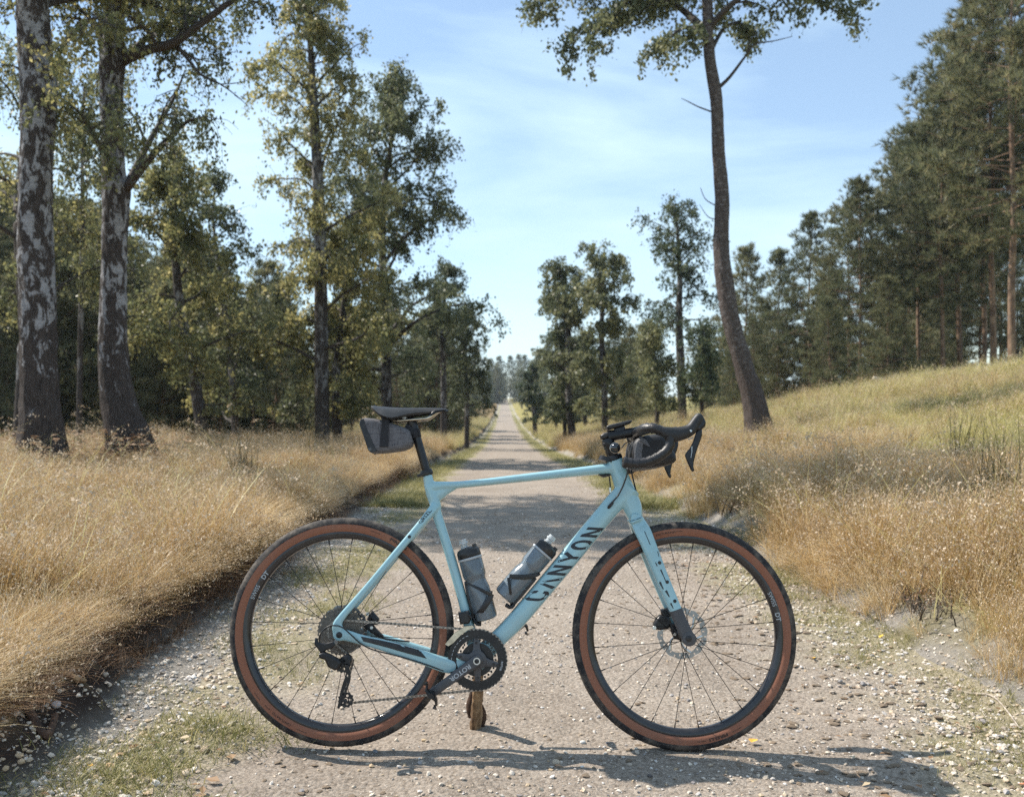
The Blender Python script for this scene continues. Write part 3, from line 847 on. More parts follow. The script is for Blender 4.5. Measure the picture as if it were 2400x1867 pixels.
def wheel(name, C, y_flange, nsp, phase, label):
    w = empty(name, C, bike); w['label'] = label
    O = Vector((0, 0, 0))
    t = MB()
    side = [(.3105, .0165), (.3140, .0190), (.3190, .0205), (.3240, .0215), (.3295, .0216), (.3340, .0212), (.3345, .0218), (.3390, .0210), (.3450, .0183), (.3500, .0145), (.3528, .0095), (.3540, .0090), (.3545, .0050), (.3552, .0046)]
    knob = [0] * 6 + [0, .0014, .0020, .0020, .0016, 0, .0014, .0006]
    prof = [(r, -y) for r, y in side] + [(r, y) for r, y in side[::-1]]
    kb = knob + knob[::-1]
    mats = [1] * 6 + [0] * 15 + [1] * 6
    ring_prof(t, O, prof, 300, mats, kb)
    t.build('tyre', [M_rub, M_tan], w, angle=30)
    t = MB()
    pr = [(.3110, -.0150), (.3125, -.0158), (.3110, -.0166), (.3040, -.0163), (.2970, -.0150), (.2910, -.0115), (.2880, -.0060), (.2872, 0), (.2880, .0060), (.2910, .0115), (.2970, .0150), (.3040, .0163), (.3110, .0166), (.3125, .0158), (.3110, .0150)]
    ring_prof(t, O, pr, 160); t.build('rim', M_rim, w, angle=50)
    t = MB()
    t.lathe((0, -.058, 0), (0, 1, 0), [(0, .008), (.004, .010), (.012, .010), (.016, .016), (.034, .016), (.037, .021), (.041, .021), (.045, .013), (.070, .013), (.076, .022), (.081, .022), (.085, .016), (.102, .015), (.112, .010), (.116, .008)], 26)
    t.build('hub', M_satin, w)
    for k in range(nsp):
        sgn = -1 if k % 2 == 0 else 1
        th = 2 * math.pi * (k + .5) / nsp + phase
        lead = R(58) * (1 if (k // 2) % 2 == 0 else -1)
        y0 = (-.018 if sgn < 0 else .022) + y_flange * .0
        a = Vector((.021 * math.cos(th + lead), y0, .021 * math.sin(th + lead)))
        b = Vector((.2885 * math.cos(th), sgn * .002, .2885 * math.sin(th)))
        s = MB(); s.tube([a, b], .0011, 5); e = b + (a - b).normalized() * .014
        s.tube([b, e], .0019, 6)
        s.build('spoke', M_spoke, w)
    return w
CRr = B(801.5, 1482.5); CRr.z = RO + .0005
CFf = B(1603.5, 1493.5); CFf.z = RO + .0005
rear = wheel('rear_wheel', CRr, 0, 24, R(3), 'rear wheel with cassette and tan sidewalls')
front = wheel('front_wheel', CFf, 0, 24, R(1), 'front wheel with white rim lettering')
# print on rims and sidewalls (angles seen from the drive side)
bend_text('lettering', 'DT', .02, Vector(), .3015, -.0168, .020, 145.5, M_white, rear, slope=-.05)
bend_text('lettering', 'SWISS', .0, Vector(), .3015, -.0168, .018, 157.0, M_white, rear, slope=-.05)
bend_text('lettering', 'PIRELLI', .03, Vector(), .3255, -.0222, .0125, 57.5, M_lead, rear, flip=False, squash=1.6)
bend_text('lettering', 'CINTURATO', .012, Vector(), .3240, -.0222, .0095, 237, M_lead, rear, flip=False, squash=1.3)
bend_text('lettering', 'gravel', .0, Vector(), .3240, -.0222, .0070, 226.8, M_lead, rear, flip=False, squash=1.2)
bend_text('lettering', 'SWISS', .0, Vector(), .3015, -.0168, .018, 22.5, M_white, front, slope=-.05)
bend_text('lettering', 'DT', .02, Vector(), .3015, -.0168, .020, 11.5, M_white, front, slope=-.05)
bend_text('lettering', 'PIRELLI', .03, Vector(), .3255, -.0222, .0125, 288, M_lead, front, squash=1.6)
bend_text('lettering', 'CINTURATO', .012, Vector(), .3240, -.0222, .0080, 101, M_lead, front, squash=1.3)
def arc_dash(parent, r, a0, a1, w=.0012):
    P = []
    for k in range(9):
        t = R(a0 + (a1 - a0) * k / 8)
        for rr in (r - w / 2, r + w / 2): P.append((rr * math.cos(t), -.0222, rr * math.sin(t)))
    me = bpy.data.meshes.new('line_marking'); me.from_pydata(P, [], [(2 * k, 2 * k + 1, 2 * k + 3, 2 * k + 2) for k in range(8)])
    link('line_marking', me, M_lead, parent)
for pr_, lst in ((rear, ((69, 75), (41, 47), (216, 221), (247, 253))), (front, ((120, 126), (91, 96), (276, 281), (296, 302)))):
    for a0, a1 in lst: arc_dash(pr_, .3255, a0, a1)
# brake rotors on the far side
def rotor_loops(ro, ri, n=14):
    out, inn = [], []
    for k in range(n * 6):
        a = 2 * math.pi * k / (n * 6)
        out.append(((ro + .0016 * math.sin(n * a)) * math.cos(a), (ro + .0016 * math.sin(n * a)) * math.sin(a)))
    L = [out]
    for k in range(90):
        pass
    L.append([((ri - .002 * math.sin(7 * 2 * math.pi * k / 84)) * math.cos(2 * math.pi * k / 84), (ri - .002 * math.sin(7 * 2 * math.pi * k / 84)) * math.sin(2 * math.pi * k / 84)) for k in range(84)])
    for k in range(n * 2):
        a = 2 * math.pi * k / (n * 2) + .1; rc = (ro + ri) / 2 + (.0028 if k % 2 else -.0028)
        ca, sa = math.cos(a), math.sin(a)
        L.append([(rc * ca + .0040 * math.cos(t) * ca - .0026 * math.sin(t) * sa, rc * sa + .0040 * math.cos(t) * sa + .0026 * math.sin(t) * ca) for t in np.linspace(0, 2 * math.pi, 9)[:-1]])
    return L
for w_, ro, ri in ((rear, .0765, .060), (front, .0800, .062)):
    t = MB()
    plate(t, rotor_loops(ro, ri), .034, .0018)
    rt = t.build('brake_rotor', M_rotor, w_)
    t = MB()
    for k in range(6):
        a = 2 * math.pi * k / 6 + .3
        t.flat([(.018 * math.cos(a), .034, .018 * math.sin(a)), (.042 * math.cos(a + .25), .034, .042 * math.sin(a + .25)), (.0655 * math.cos(a + .62), .034, .0655 * math.sin(a + .62))] , [.009, .008, .010], .0024, 8)
    t.disc((0, .034, 0), (0, 1, 0), .022, .006, 24)
    t.build('rotor_carrier', M_steel, w_)
# cassette
def sprocket(teeth, r, hole, y, th=.0018, slots=0):
    o = []
    for k in range(teeth):
        a = 2 * math.pi * k / teeth; s_ = math.pi / teeth
        for da, rr in ((-.8 * s_, r - .0028), (-.35 * s_, r), (.05 * s_, r), (.5 * s_, r - .0026)):
            o.append((rr * math.cos(a + da), rr * math.sin(a + da)))
    L = [o, [(hole * math.cos(t), hole * math.sin(t)) for t in np.linspace(0, 2 * math.pi, 25)[:-1]]]
    for k in range(slots):
        a = 2 * math.pi * k / slots + .15; ca, sa = math.cos(a), math.sin(a); rc = r * .87
        L.append([(rc * ca + .0042 * math.cos(t) * ca - .0048 * math.sin(t) * sa, rc * sa + .0042 * math.cos(t) * sa + .0048 * math.sin(t) * ca) for t in np.linspace(0, 2 * math.pi, 9)[:-1]])
    return L
cas = empty('cassette', CRr, bike)
for k, T in enumerate((36, 32, 28, 25, 22, 19, 17, 15, 13, 11)):
    t = MB(); plate(t, sprocket(T, T * .00202 + .002, max(.012, T * .00202 - .014), 0, slots=14 if k == 0 else 0), -.022 - k * .0037, .0018)
    t.build('sprocket', M_cas, cas)
t = MB(); t.disc((0, -.058, 0), (0, 1, 0), .019, .006, 22); t.build('lock_ring', M_cas, cas)
# crankset
BBc = B(1118, 1546.5, -.055)
crk = empty('crankset', Vector((BBc.x, 0, BBc.z)), bike)
def circ(r, n=48, c=(0, 0)): return [(c[0] + r * math.cos(2 * math.pi * k / n), c[1] + r * math.sin(2 * math.pi * k / n)) for k in range(n)]
def ring_teeth(T, r):
    o = []
    for k in range(T):
        a = 2 * math.pi * k / T; s_ = math.pi / T
        for da, rr in ((-.8 * s_, r - .003), (-.3 * s_, r), (.1 * s_, r), (.6 * s_, r - .003)): o.append((rr * math.cos(a + da), rr * math.sin(a + da)))
    return o
t = MB(); plate(t, [ring_teeth(46, .0935), circ(.0645)], -.0475, .003); big = t.build('chainring', M_satin, crk)
t = MB()
holes = [circ(.0034, 10, (.0575 * math.cos(a), .0575 * math.sin(a))) for a in np.linspace(0, 2 * math.pi, 29)[:-1] if min(abs((a - b + math.pi) % (2 * math.pi) - math.pi) for b in (R(93), R(168), R(-12), R(-87))) > .2]
plate(t, [ring_teeth(30, .0632), circ(.0515)] + holes, -.0395, .003); t.build('chainring', M_satin, crk)
t = MB()
for a in (93, 168, -12, -87):
    a = R(a); d = Vector((math.cos(a), 0, math.sin(a)))
    t.flat([Vector((0, -.053, 0)) + d * .012, Vector((0, -.052, 0)) + d * .035, Vector((0, -.0505, 0)) + d * .060, Vector((0, -.0505, 0)) + d * .068], [.040, .024, .018, .012], [.012, .009, .007, .006], 14, 3)
t.disc((0, -.054, 0), (0, 1, 0), .030, .014, 36)
t.build('spider', M_grey, crk)
t = MB()
for a in (93, 168, -12, -87):
    for rr in (.053, .066):
        t.disc((rr * math.cos(R(a)), -.0550, rr * math.sin(R(a))), (0, 1, 0), .0038, .003, 12)
t.build('chainring_bolt', M_black, crk)
pd = B(1014, 1622, -.075); pl_ = Vector((pd.x - crk.location.x, -.078, pd.z - crk.location.z)); ud = pl_.copy(); ud.y = 0; ud.normalize()
t = MB(); t.flat([Vector((0, -.062, 0)) - ud * .016, Vector((0, -.064, 0)), Vector((0, -.067, 0)) + ud * .03, Vector((0, -.073, 0)) + ud * .10, Vector((0, -.077, 0)) + ud * .168, Vector((0, -.077, 0)) + ud * .183], [.026, .038, .034, .029, .028, .018], [.014, .018, .017, .015, .014, .012], 18, 3.4)
arm = t.build('crank_arm', M_grey, crk)
bva = BVHTree.FromPolygons([v.co[:] for v in arm.data.vertices], [tuple(p.vertices) for p in arm.data.polygons])
decal('lettering', 'ROTOR', .02, Vector((0, -.07, 0)) + ud * .062, ud * .0215, Vector((-ud.z, 0, ud.x)) * .0195 * 1, M_white, arm, bva, .2)
t = MB(); t.lathe((0, -.0765, 0), (0, 1, 0), [(0, .0075), (0, .011), (.004, .0125), (.012, .014)], 26, caps=False); t.build('crank_bolt', M_steel, arm)
t = MB(); t.disc((0, -.0735, 0), (0, 1, 0), .0078, .002, 20); t.build('bolt_recess', M_black, arm)
bend_text('lettering', 'ROTOR', .03, Vector(), .0785, -.0497, .0082, -13, M_white, crk)
def white_arc(a0, a1, r):
    P = []
    for k in range(7):
        q = R(a0 + (a1 - a0) * k / 6)
        for rr in (r - .0008, r + .0008): P.append((rr * math.cos(q), -.0496, rr * math.sin(q)))
    return P, [(2 * k, 2 * k + 1, 2 * k + 3, 2 * k + 2) for k in range(6)]
t = MB()
for a0 in range(112, 205, 9): t.add(*white_arc(a0, a0 + 5.2, .0795))
t.build('tick_marking', M_white, crk)
# pedals (clipless): body on an axle
def pedal(mb, o, sg, tilt):
    q = Matrix.Rotation(tilt, 3, 'Y')
    P = lambda x, y, z: Vector(o) + q @ Vector((x, y * sg, z))
    mb.tube([P(0, 0, 0), P(0, -.058, 0)], [.0085, .0075], 14)
    mb.flat([P(-.030, -.030, .016), P(-.022, -.030, .002), P(0, -.030, 0), P(.020, -.030, -.003), P(.031, -.030, -.014)], [.007, .010, .019, .010, .007], [.030, .042, .044, .042, .026], 14)
    mb.tube([P(-.036, -.012, .014), P(-.034, -.030, .020), P(-.036, -.048, .014)], .0035, 8)
    mb.tube([P(.028, -.012, -.022), P(.036, -.030, -.024), P(.028, -.048, -.022)], .0035, 8)
t = MB(); pedal(t, pl_ + Vector((0, -.008, 0)), 1, R(38)); t.build('pedal', M_satin, crk)
t = MB(); L0 = -ud
t.flat([Vector((0, .060, 0)) - L0 * .014, Vector((0, .064, 0)), Vector((0, .067, 0)) + L0 * .03, Vector((0, .073, 0)) + L0 * .10, Vector((0, .077, 0)) + L0 * .168, Vector((0, .077, 0)) + L0 * .181], [.026, .038, .034, .029, .028, .018], [.014, .018, .017, .015, .014, .012], 18, 3.4)
t.build('crank_arm', M_grey, crk)
t = MB(); pedal(t, L0 * .172 + Vector((0, .086, 0)), -1, R(30)); t.build('pedal', M_satin, crk)

# ---- chain
def chain_path():
    cr, R1 = Vector((BBc.x, BBc.z)), .0915
    cc, R2 = Vector((CRr.x, CRr.z)), .0375
    lo, hi = B(818, 1631, -.05), B(811, 1551, -.05)
    lo, hi = Vector((lo.x, lo.z)), Vector((hi.x, hi.z)); rj = .0215
    P = []
    up = lambda c, r, a: Vector((c.x + r * math.cos(R(a)), c.y + r * math.sin(R(a))))
    for a in np.arange(94, -97, -6): P.append(up(cr, R1, a))
    for a in (-78, -110, -140, -180, -205, -225): P.append(up(lo, rj, a))
    for a in (-32, 0, 30, 62): P.append(up(hi, rj, a))
    for a in (-112, -135, -160, -185, -210, -235, -262): P.append(up(cc, R2, a))
    P.append(P[0])
    return P
Pp = chain_path()
seg = [(Pp[i + 1] - Pp[i]).length for i in range(len(Pp) - 1)]; tot = sum(seg); nl = int(round(tot / .0127)); nl += nl % 2; pit = tot / nl
def at_len(s):
    s %= tot
    for i, L in enumerate(seg):
        if s <= L: return Pp[i].lerp(Pp[i + 1], s / L)
        s -= L
    return Pp[-1].copy()
t = MB()
for k in range(nl):
    a, b = at_len(k * pit), at_len((k + 1) * pit); d = (b - a); d.normalize(); nn = Vector((-d.y, d.x))
    outer = k % 2 == 0
    for sg in (-1, 1):
        y = -.0435 + sg * (.0030 if outer else .0021)
        o = []
        for cc_, s0 in ((a, -1), (b, 1)):
            for q in (-65, 0, 65) if s0 > 0 else (115, 180, 245):
                q = R(q); o.append(cc_ + (d * math.cos(q) + nn * math.sin(q)) * .0043)
        m1, m2 = (a + b) / 2 + nn * .0027, (a + b) / 2 - nn * .0027
        o = o[:3] + [m2] + o[3:] + [m1]
        V = [(p.x, y - .0005, p.y) for p in o] + [(p.x, y + .0005, p.y) for p in o]; n_ = len(o)
        t.add(V, [tuple(range(n_)), tuple(range(2 * n_ - 1, n_ - 1, -1))] + [(i, i + n_, (i + 1) % n_ + n_, (i + 1) % n_) for i in range(n_)])
    t.tube([(a.x, -.047, a.y), (a.x, -.040, a.y)], .0038, 8)
t.build('chain', M_chain, bike, angle=30)

# ---- rear derailleur
rd = empty('rear_derailleur', B(770, 1508, -.06), bike)
O = rd.location
def pB(pts, lat): return [(B(a, b, lat).x - O.x, B(a, b, lat).z - O.z) for a, b in pts]
z8 = lambda pts: [(720 + a / 5.66, 1400 + b / 5.66) for a, b in pts]
t = MB(); plate(t, [pB(z8([(160, 500), (190, 505), (200, 560), (290, 570), (330, 560), (400, 545), (420, 600), (380, 640), (310, 655), (270, 690), (225, 690), (195, 640), (150, 590)]), -.066)], -.068, .014, .004); t.build('hanger_link', M_satin, rd)
t = MB(); plate(t, [pB(z8([(210, 700), (280, 680), (360, 715), (470, 775), (500, 820), (480, 900), (420, 920), (330, 870), (290, 780), (220, 760)]), -.07)], -.072, .028, .006)
t.lathe(B(720 + 515 / 5.66, 1400 + 840 / 5.66, -.092) - O, (0, 1, 0), [(0, .012), (.004, .0175), (.018, .0185), (.03, .017)], 26)
t.build('derailleur_body', M_satin, rd)
for lat in (-.058, -.036):
    t = MB(); plate(t, [pB(z8([(540, 860), (590, 855), (615, 940), (622, 1010), (610, 1080), (570, 1190), (555, 1250), (520, 1330), (470, 1425), (446, 1410), (470, 1290), (485, 1200), (520, 1080), (550, 1000), (560, 940)]), lat),
                        pB(z8([(562, 1085), (580, 1090), (570, 1140), (552, 1150)]), lat), pB(z8([(535, 1170), (550, 1175), (525, 1245), (512, 1240)]), lat), pB(z8([(570, 975), (600, 990), (590, 1015), (572, 1010)]), lat)], lat, .003, .0006)
    t.build('cage_plate', M_satin, rd)
for (px, py) in ((811, 1551), (818, 1631)):
    t = MB(); q = B(px, py, -.05)
    L = sprocket(11, .0245, .006, 0) + [circ(.004, 8, (.0125 * math.cos(a), .0125 * math.sin(a))) for a in np.linspace(0, 6.283, 6)[:-1]]
    plate(t, [[(q.x - O.x + a, q.z - O.z + b) for a, b in lp] for lp in L], -.046, .004)
    t.disc((q.x - O.x, -.060, q.z - O.z), (0, 1, 0), .006, .006, 14)
    t.build('jockey_wheel', M_black, rd)
t = MB()
for a, b, r in ((262, 612, .0058), (378, 590, .0066)):
    q = B(720 + a / 5.66, 1400 + b / 5.66, -.077) - O
    t.lathe(q, (0, 1, 0), [(0, r * .45), (-.001, r * .5), (-.001, r), (.004, r)], 18)
t.build('pivot_bolt', M_steel, rd)
t = MB()
q = [Vector(p) for p in smooth_pts([B(a, b, l) for a, b, l in ((748, 1505, -.072), (752, 1484, -.080), (766, 1469, -.083), (783, 1465, -.084), (803, 1470, -.084), (824, 1488, -.082), (845, 1507, -.078), (875, 1522, -.072), (930, 1536, -.066), (985, 1552, -.06), (1040, 1571, -.05))], 5)]
t.tube(q, .0022, 8); t.build('shift_cable', M_black, bike)

# ---- brake calipers on the far side
t = MB(); q = [(1470, 0)]
t.flat([mir(B(880, 1440, -.034)) * 1 if False else B(864, 1452, .034), B(872, 1440, .034), B(878, 1452, .034), B(876, 1462, .034)], [.014, .03, .034, .02], .03, 14)
plate(t, [[(B(a, b, .03).x, B(a, b, .03).z) for a, b in ((850, 1466), (870, 1455), (880, 1470), (900, 1490), (890, 1494), (868, 1480))]], .030, .02, .003)
t.tube([B(880, 1488, .035), B(905, 1497, .035), B(960, 1503, .04)], .0025, 8)
cal = t.build('brake_caliper', M_satin, bike)
t = MB(); t.disc(B(871, 1470, .012), (0, 1, 0), .005, .006, 14); t.disc(B(862, 1438, .02), (0, 1, 0), .0055, .01, 14); t.build('caliper_bolt', M_steel, cal)
t = MB()
z6 = lambda pts: [(1320 + a / 2.832, 1180 + b / 2.832) for a, b in pts]
for pts, lat, th, bv in (([(600, 830), (595, 800), (615, 760), (640, 735), (700, 745), (715, 790), (690, 830), (640, 835)], .036, .034, .007), ([(645, 700), (690, 690), (715, 740), (680, 760), (650, 735)], .034, .022, .005), ([(700, 780), (750, 800), (770, 860), (775, 905), (735, 895), (715, 850)], .032, .026, .005)):
    plate(t, [[(B(a, b, lat).x, B(a, b, lat).z) for a, b in z6(pts)]], lat, th, bv)
cal = t.build('brake_caliper', M_satin, bike)
t = MB(); a, b = z6([(605, 822)])[0]; t.disc(B(a, b, .016), (0, 1, 0), .0065, .006, 14); a, b = z6([(740, 865)])[0]; t.disc(B(a, b, .014), (0, 1, 0), .005, .006, 14); t.build('caliper_bolt', M_steel, cal)

# ---- bottle cages
def cage(name, bars, base):
    e = empty(name, (0, 0, 0), bike)
    for bar in bars:
        for sg in (1, -1):
            P = smooth_pts([B(*p[:3]) for p in bar], 5); W = np.interp(np.linspace(0, 1, len(P)), np.linspace(0, 1, len(bar)), [p[3] * PX for p in bar])
            P = [Vector(q) if sg > 0 else mir(q) for q in P]
            t = MB(); t.flat(P, list(W), .0035, 10, 3); t.build('cage_arm', M_black, e)
    t = MB(); t.flat([B(*p) for p in base], .012, .05, 12, 3); t.build('base_hook', M_black, e)
    return e
zb = lambda a, b: (1080 + a / 7.72, 1260 + b / 7.72)
cage('bottle_cage', [[(*zb(70, 800), -.012, 5), (*zb(250, 880), -.034, 6), (*zb(420, 960), -.0405, 7), (*zb(555, 1030), -.036, 10)],
                     [(*zb(555, 1040), -.036, 12), (*zb(470, 1180), -.040, 13), (*zb(360, 1330), -.036, 13), (*zb(255, 1450), -.014, 11)],
                     [(*zb(80, 810), -.013, 5), (*zb(130, 1000), -.015, 9), (*zb(185, 1220), -.015, 9), (*zb(245, 1460), -.014, 9)]],
     [(*zb(225, 1440), 0), (*zb(255, 1500), 0), (*zb(300, 1550), 0), (*zb(370, 1555), 0)])
cage('bottle_cage', [[(*zb(1430, 650), -.012, 5), (*zb(1280, 695), -.032, 12), (*zb(1080, 705), -.0405, 11), (*zb(880, 690), -.036, 10)],
                     [(*zb(862, 720), -.035, 7), (*zb(880, 850), -.0405, 6), (*zb(900, 1010), -.036, 6), (*zb(920, 1210), -.014, 7)],
                     [(*zb(1350, 720), -.013, 9), (*zb(1230, 870), -.015, 9), (*zb(1080, 1050), -.015, 9), (*zb(925, 1225), -.014, 9)]],
     [(*zb(960, 1200), 0), (*zb(925, 1240), 0), (*zb(880, 1250), 0), (*zb(810, 1205), 0)])

# ---- cockpit
z5 = lambda a, b: (1360 + a / 6.068, 940 + b / 6.068)
t = MB(); ha = (B(1453, 1115) - B(1441, 1079)).normalized()
p0 = B(1440, 1079)
t.lathe(p0, -ha, [(0, .026), (.002, .0285), (.010, .029), (.016, .027), (.018, .02)], 30)
t.flat([B(*z5(380, 860)), B(*z5(395, 800))], [.06, .055], .05, 20)
t.build('headset_cover', M_satin, bike)
t = MB()
t.lathe(B(*z5(470, 800)), -ha, [(0, .0185), (.032, .0185), (.034, .020), (.060, .020), (.064, .018)], 26)
stem_a, stem_b = B(*z5(390, 500)), B(*z5(860, 425))
t.flat([stem_a, stem_a.lerp(stem_b, .3), stem_a.lerp(stem_b, .8), stem_b], [.040, .033, .031, .036], [.040, .034, .034, .046], 20, 3)
stem = t.build('stem', M_satin, bike)
t = MB(); 
plate(t, [[(B(*z5(a, b)).x, B(*z5(a, b)).z) for a, b in ((280, 490), (330, 455), (445, 425), (450, 470), (400, 520), (345, 545), (295, 545))]], 0, .036, .007)
plate(t, [[(B(*z5(a, b)).x, B(*z5(a, b)).z) for a, b in ((312, 600), (350, 585), (400, 590), (400, 640), (325, 640))]], 0, .034, .006)
plate(t, [[(B(*z5(a, b)).x, B(*z5(a, b)).z) for a, b in ((340, 540), (420, 520), (440, 760), (380, 760))]], 0, .03, .004)
t.build('stem_clamp', M_black, stem)
# bell
t = MB(); bc = B(*z5(502, 662), -.033)
prof = [(.019 * math.cos(a), .0155 * math.sin(a)) for a in np.linspace(0, math.pi, 14)]
t.lathe(bc, (0, 1, 0), [(-.014 * math.cos(a), .0158 * math.sin(a)) for a in np.linspace(.02, math.pi - .02, 16)], 28)
bell = t.build('bell', mat('gloss_black', (.006, .006, .008), .08, .1, .05, coat=1.0), bike)
t = MB(); 
t.tube([bc + Vector((.0165 * math.cos(a), .010, .0165 * math.sin(a))) for a in np.linspace(R(60), R(290), 16)], .0016, 8)
t.tube([bc + Vector((0, .014, 0)), bc + Vector((0, .028, .0))], .006, 12)
t.build('bell_striker', M_steel, bell)
# bar: hidden straight part, taped tops, drops
top = B(*z5(890, 400), -.150); flatp = Vector((top.x - .004, 0, top.z))
near_bar = [(top.x - .004, 0, top.z, .0155), (top.x - .002, -.05, top.z, .0150), (top.x, -.110, top.z, .0155)]
tape_rows = [(*Vector((top.x, -.112, top.z)), .0160), (*Vector((top.x + .002, -.152, top.z)), .0168)] + [(*B(*z5(a, b), l), r) for a, b, l, r in
    ((960, 385, -.178, .0168), (1040, 385, -.196, .0162), (1120, 410, -.203, .0160), (1200, 440, -.207, .0160), (1262, 510, -.210, .0158), (1278, 590, -.213, .0155), (1245, 680, -.217, .0155), (1170, 752, -.221, .0155), (1060, 818, -.226, .0155), (920, 872, -.230, .0158), (770, 884, -.234, .0162), (640, 872, -.237, .0166))]
t = MB(); 
for sg in (1, -1): t.tube([(p[0], p[1] * sg, p[2]) for p in near_bar], [p[3] for p in near_bar], 16)
bar = t.build('handlebar', M_satin, bike)
S = smooth_pts(tape_rows, 26)
L = np.concatenate([[0], np.cumsum(np.linalg.norm(np.diff(S[:, :3], axis=0), axis=1))])
rad = S[:, 3] - .0030 * ((L / .021) % 1.0) + .0006
for sg in (1, -1):
    t = MB(); t.tube([(p[0], p[1] * sg, p[2]) for p in S], list(rad), 16); t.build('bar_tape', M_tape, bar)
    t = MB(); e = S[-1]; d = (S[-1, :3] - S[-4, :3]); d /= np.linalg.norm(d); d[1] *= sg
    t.lathe((e[0], e[1] * sg, e[2]), d, [(-.002, .0176), (.003, .0178), (.007, .0155), (.007, .008), (.004, .004)], 18); t.build('bar_plug', M_satin, bar)
# levers
def lever(sg):
    e = empty('brake_lever', (0, 0, 0), bike)
    rows = [(1150, 425, 21), (1240, 450, 28), (1330, 472, 33.5), (1430, 458, 31), (1520, 430, 28), (1590, 380, 26), (1640, 310, 25), (1680, 250, 24), (1705, 215, 20), (1722, 196, 11)]
    S = smooth_pts([(*B(*z5(a, b), -.207), w * PX) for a, b, w in rows], 5)
    tt = np.interp(np.linspace(0, 1, len(S)), [0, .15, .6, .8, .93, 1], [.034, .038, .033, .035, .032, .018])
    t = MB(); t.flat([(p[0], p[1] * sg, p[2]) for p in S], [p[3] for p in S], list(tt), 20, 2.5); t.build('hood', mat('rubber_hood', (.014, .014, .016), .5, 0, .2, 80, .2, 900, dust=.06) if sg > 0 else bpy.data.materials['rubber_hood'], e)
    t = MB(); plate(t, [[(B(*z5(a, b), -.21).x, B(*z5(a, b), -.21).z) for a, b in ((1640, 300), (1700, 230), (1765, 250), (1784, 300), (1776, 360), (1735, 395), (1690, 420), (1640, 400))]], -.207 * sg, .026, .007); t.build('lever_body', M_black, e)
    out = [(1650, 430), (1700, 385), (1728, 405), (1730, 480), (1712, 545), (1672, 650), (1640, 750), (1612, 860), (1606, 930), (1620, 975), (1610, 1000), (1590, 1000), (1568, 975), (1520, 870), (1484, 768), (1500, 735), (1560, 660), (1600, 575), (1625, 500)]
    t = MB(); plate(t, [[(B(*z5(a, b), -.207).x, B(*z5(a, b), -.207).z) for a, b in out]], -.209 * sg, .011, .004); t.build('lever_blade', M_satin, e)
    t = MB(); t.flat([(B(*z5(a, b), -.22).x, -.2165 * sg, B(*z5(a, b), -.22).z) for a, b in ((1592, 640), (1590, 720), (1575, 800))], .0022, .002, 6)
    t.disc((B(*z5(1575, 420), -.226).x, -.2240 * sg, B(*z5(1575, 420), -.226).z), (0, 1, 0), .0036, .004, 12)
    t.tube([(B(*z5(a, b), -.215).x, -.209 * sg, B(*z5(a, b), -.215).z) for a, b in ((1535, 535), (1570, 535), (1610, 515))], .002, 8)
    t.build('lever_pin', M_steel, e)
    return e
lever(1); lever(-1)
# hoses
def hose(rows, r=.0024, boot=None):
    q = [Vector(p) for p in smooth_pts([B(*z5(a, b), l) for a, b, l in rows], 6)]
    t = MB(); t.tube(q, r, 8)
    if boot: t.tube([B(*z5(a, b), l) for a, b, l in boot], [.003, .0052, .0052, .004], 12)
    t.build('brake_hose', M_black, bike)
hose([(760, 560, -.06), (735, 640, -.07), (712, 760, -.07), (705, 880, -.06), (680, 970, -.05), (650, 1090, -.045), (600, 1220, -.04), (530, 1350, -.037), (440, 1450, -.034)], .0026, [(468, 1430, -.034), (450, 1455, -.033), (410, 1500, -.032), (398, 1515, -.029)])
hose([(800, 620, .06), (740, 700, .05), (715, 850, .03), (725, 980, .01), (750, 1100, .0), (790, 1260, -.01), (820, 1390, -.015), (845, 1520, -.012)])
hose([(330, 1010, .02), (400, 1040, .03), (418, 1120, .034), (428, 1220, .034), (425, 1300, .034), (410, 1400, .03)])
hose([(590, 660, .03), (640, 600, .05), (700, 575, .08), (780, 590, .11)], .002)
t = MB(); t.tube([B(*z5(422, 1225), .034), B(*z5(428, 1300), .034)], .0042, 10); t.build('cable_joint', M_steel, bike)
t = MB(); t.flat([B(*z5(260, 1045)), B(*z5(330, 1062)), B(*z5(420, 1050))], [.004, .012, .006], .03, 12); t.build('cable_guide', M_black, bike)

# ------------------------------------------------------------------ things carried by the bicycle (each its own)
def carried(name, label, cat, p):
    e = empty(name); e.matrix_world = BIKE_M @ Matrix.Translation(Vector(p)); tag(e, label, cat)
    return e
def rel(e_p): 
    return lambda px, py, lat=0: B(px, py, lat) - Vector(e_p)
# bottles
def bottle_mat(name, col):
    m, n, l, b = new_mat(name)
    f1 = noise(n, l, 220, 3, .6); f2 = noise(n, l, 14, 4, .5, stretch=(1, 1, .25))
    l.new(ramp(n, l, f2, [(.3, tuple(c * .8 for c in col)), (.7, tuple(c * 1.15 for c in col))]), b.inputs['Base Color'])
    b.inputs['Roughness'].default_value = .2; b.inputs['Transmission Weight'].default_value = .5; b.inputs['IOR'].default_value = 1.4
    b.inputs['Coat Weight'].default_value = .5; b.inputs['Coat Roughness'].default_value = .1
    bp = n.new('ShaderNodeBump'); bp.inputs['Strength'].default_value = .08; bp.inputs['Distance'].default_value = .002
    l.new(f1, bp.inputs['Height']); l.new(bp.outputs['Normal'], b.inputs['Normal'])
    return m
M_bot = bottle_mat('smoky_translucent_plastic', (.24, .285, .325))
M_noz = bottle_mat('clear_nozzle_plastic', (.75, .80, .83))
M_foil = mat('silvery_insulation', (.30, .37, .43), .3, .5, .15, 30)
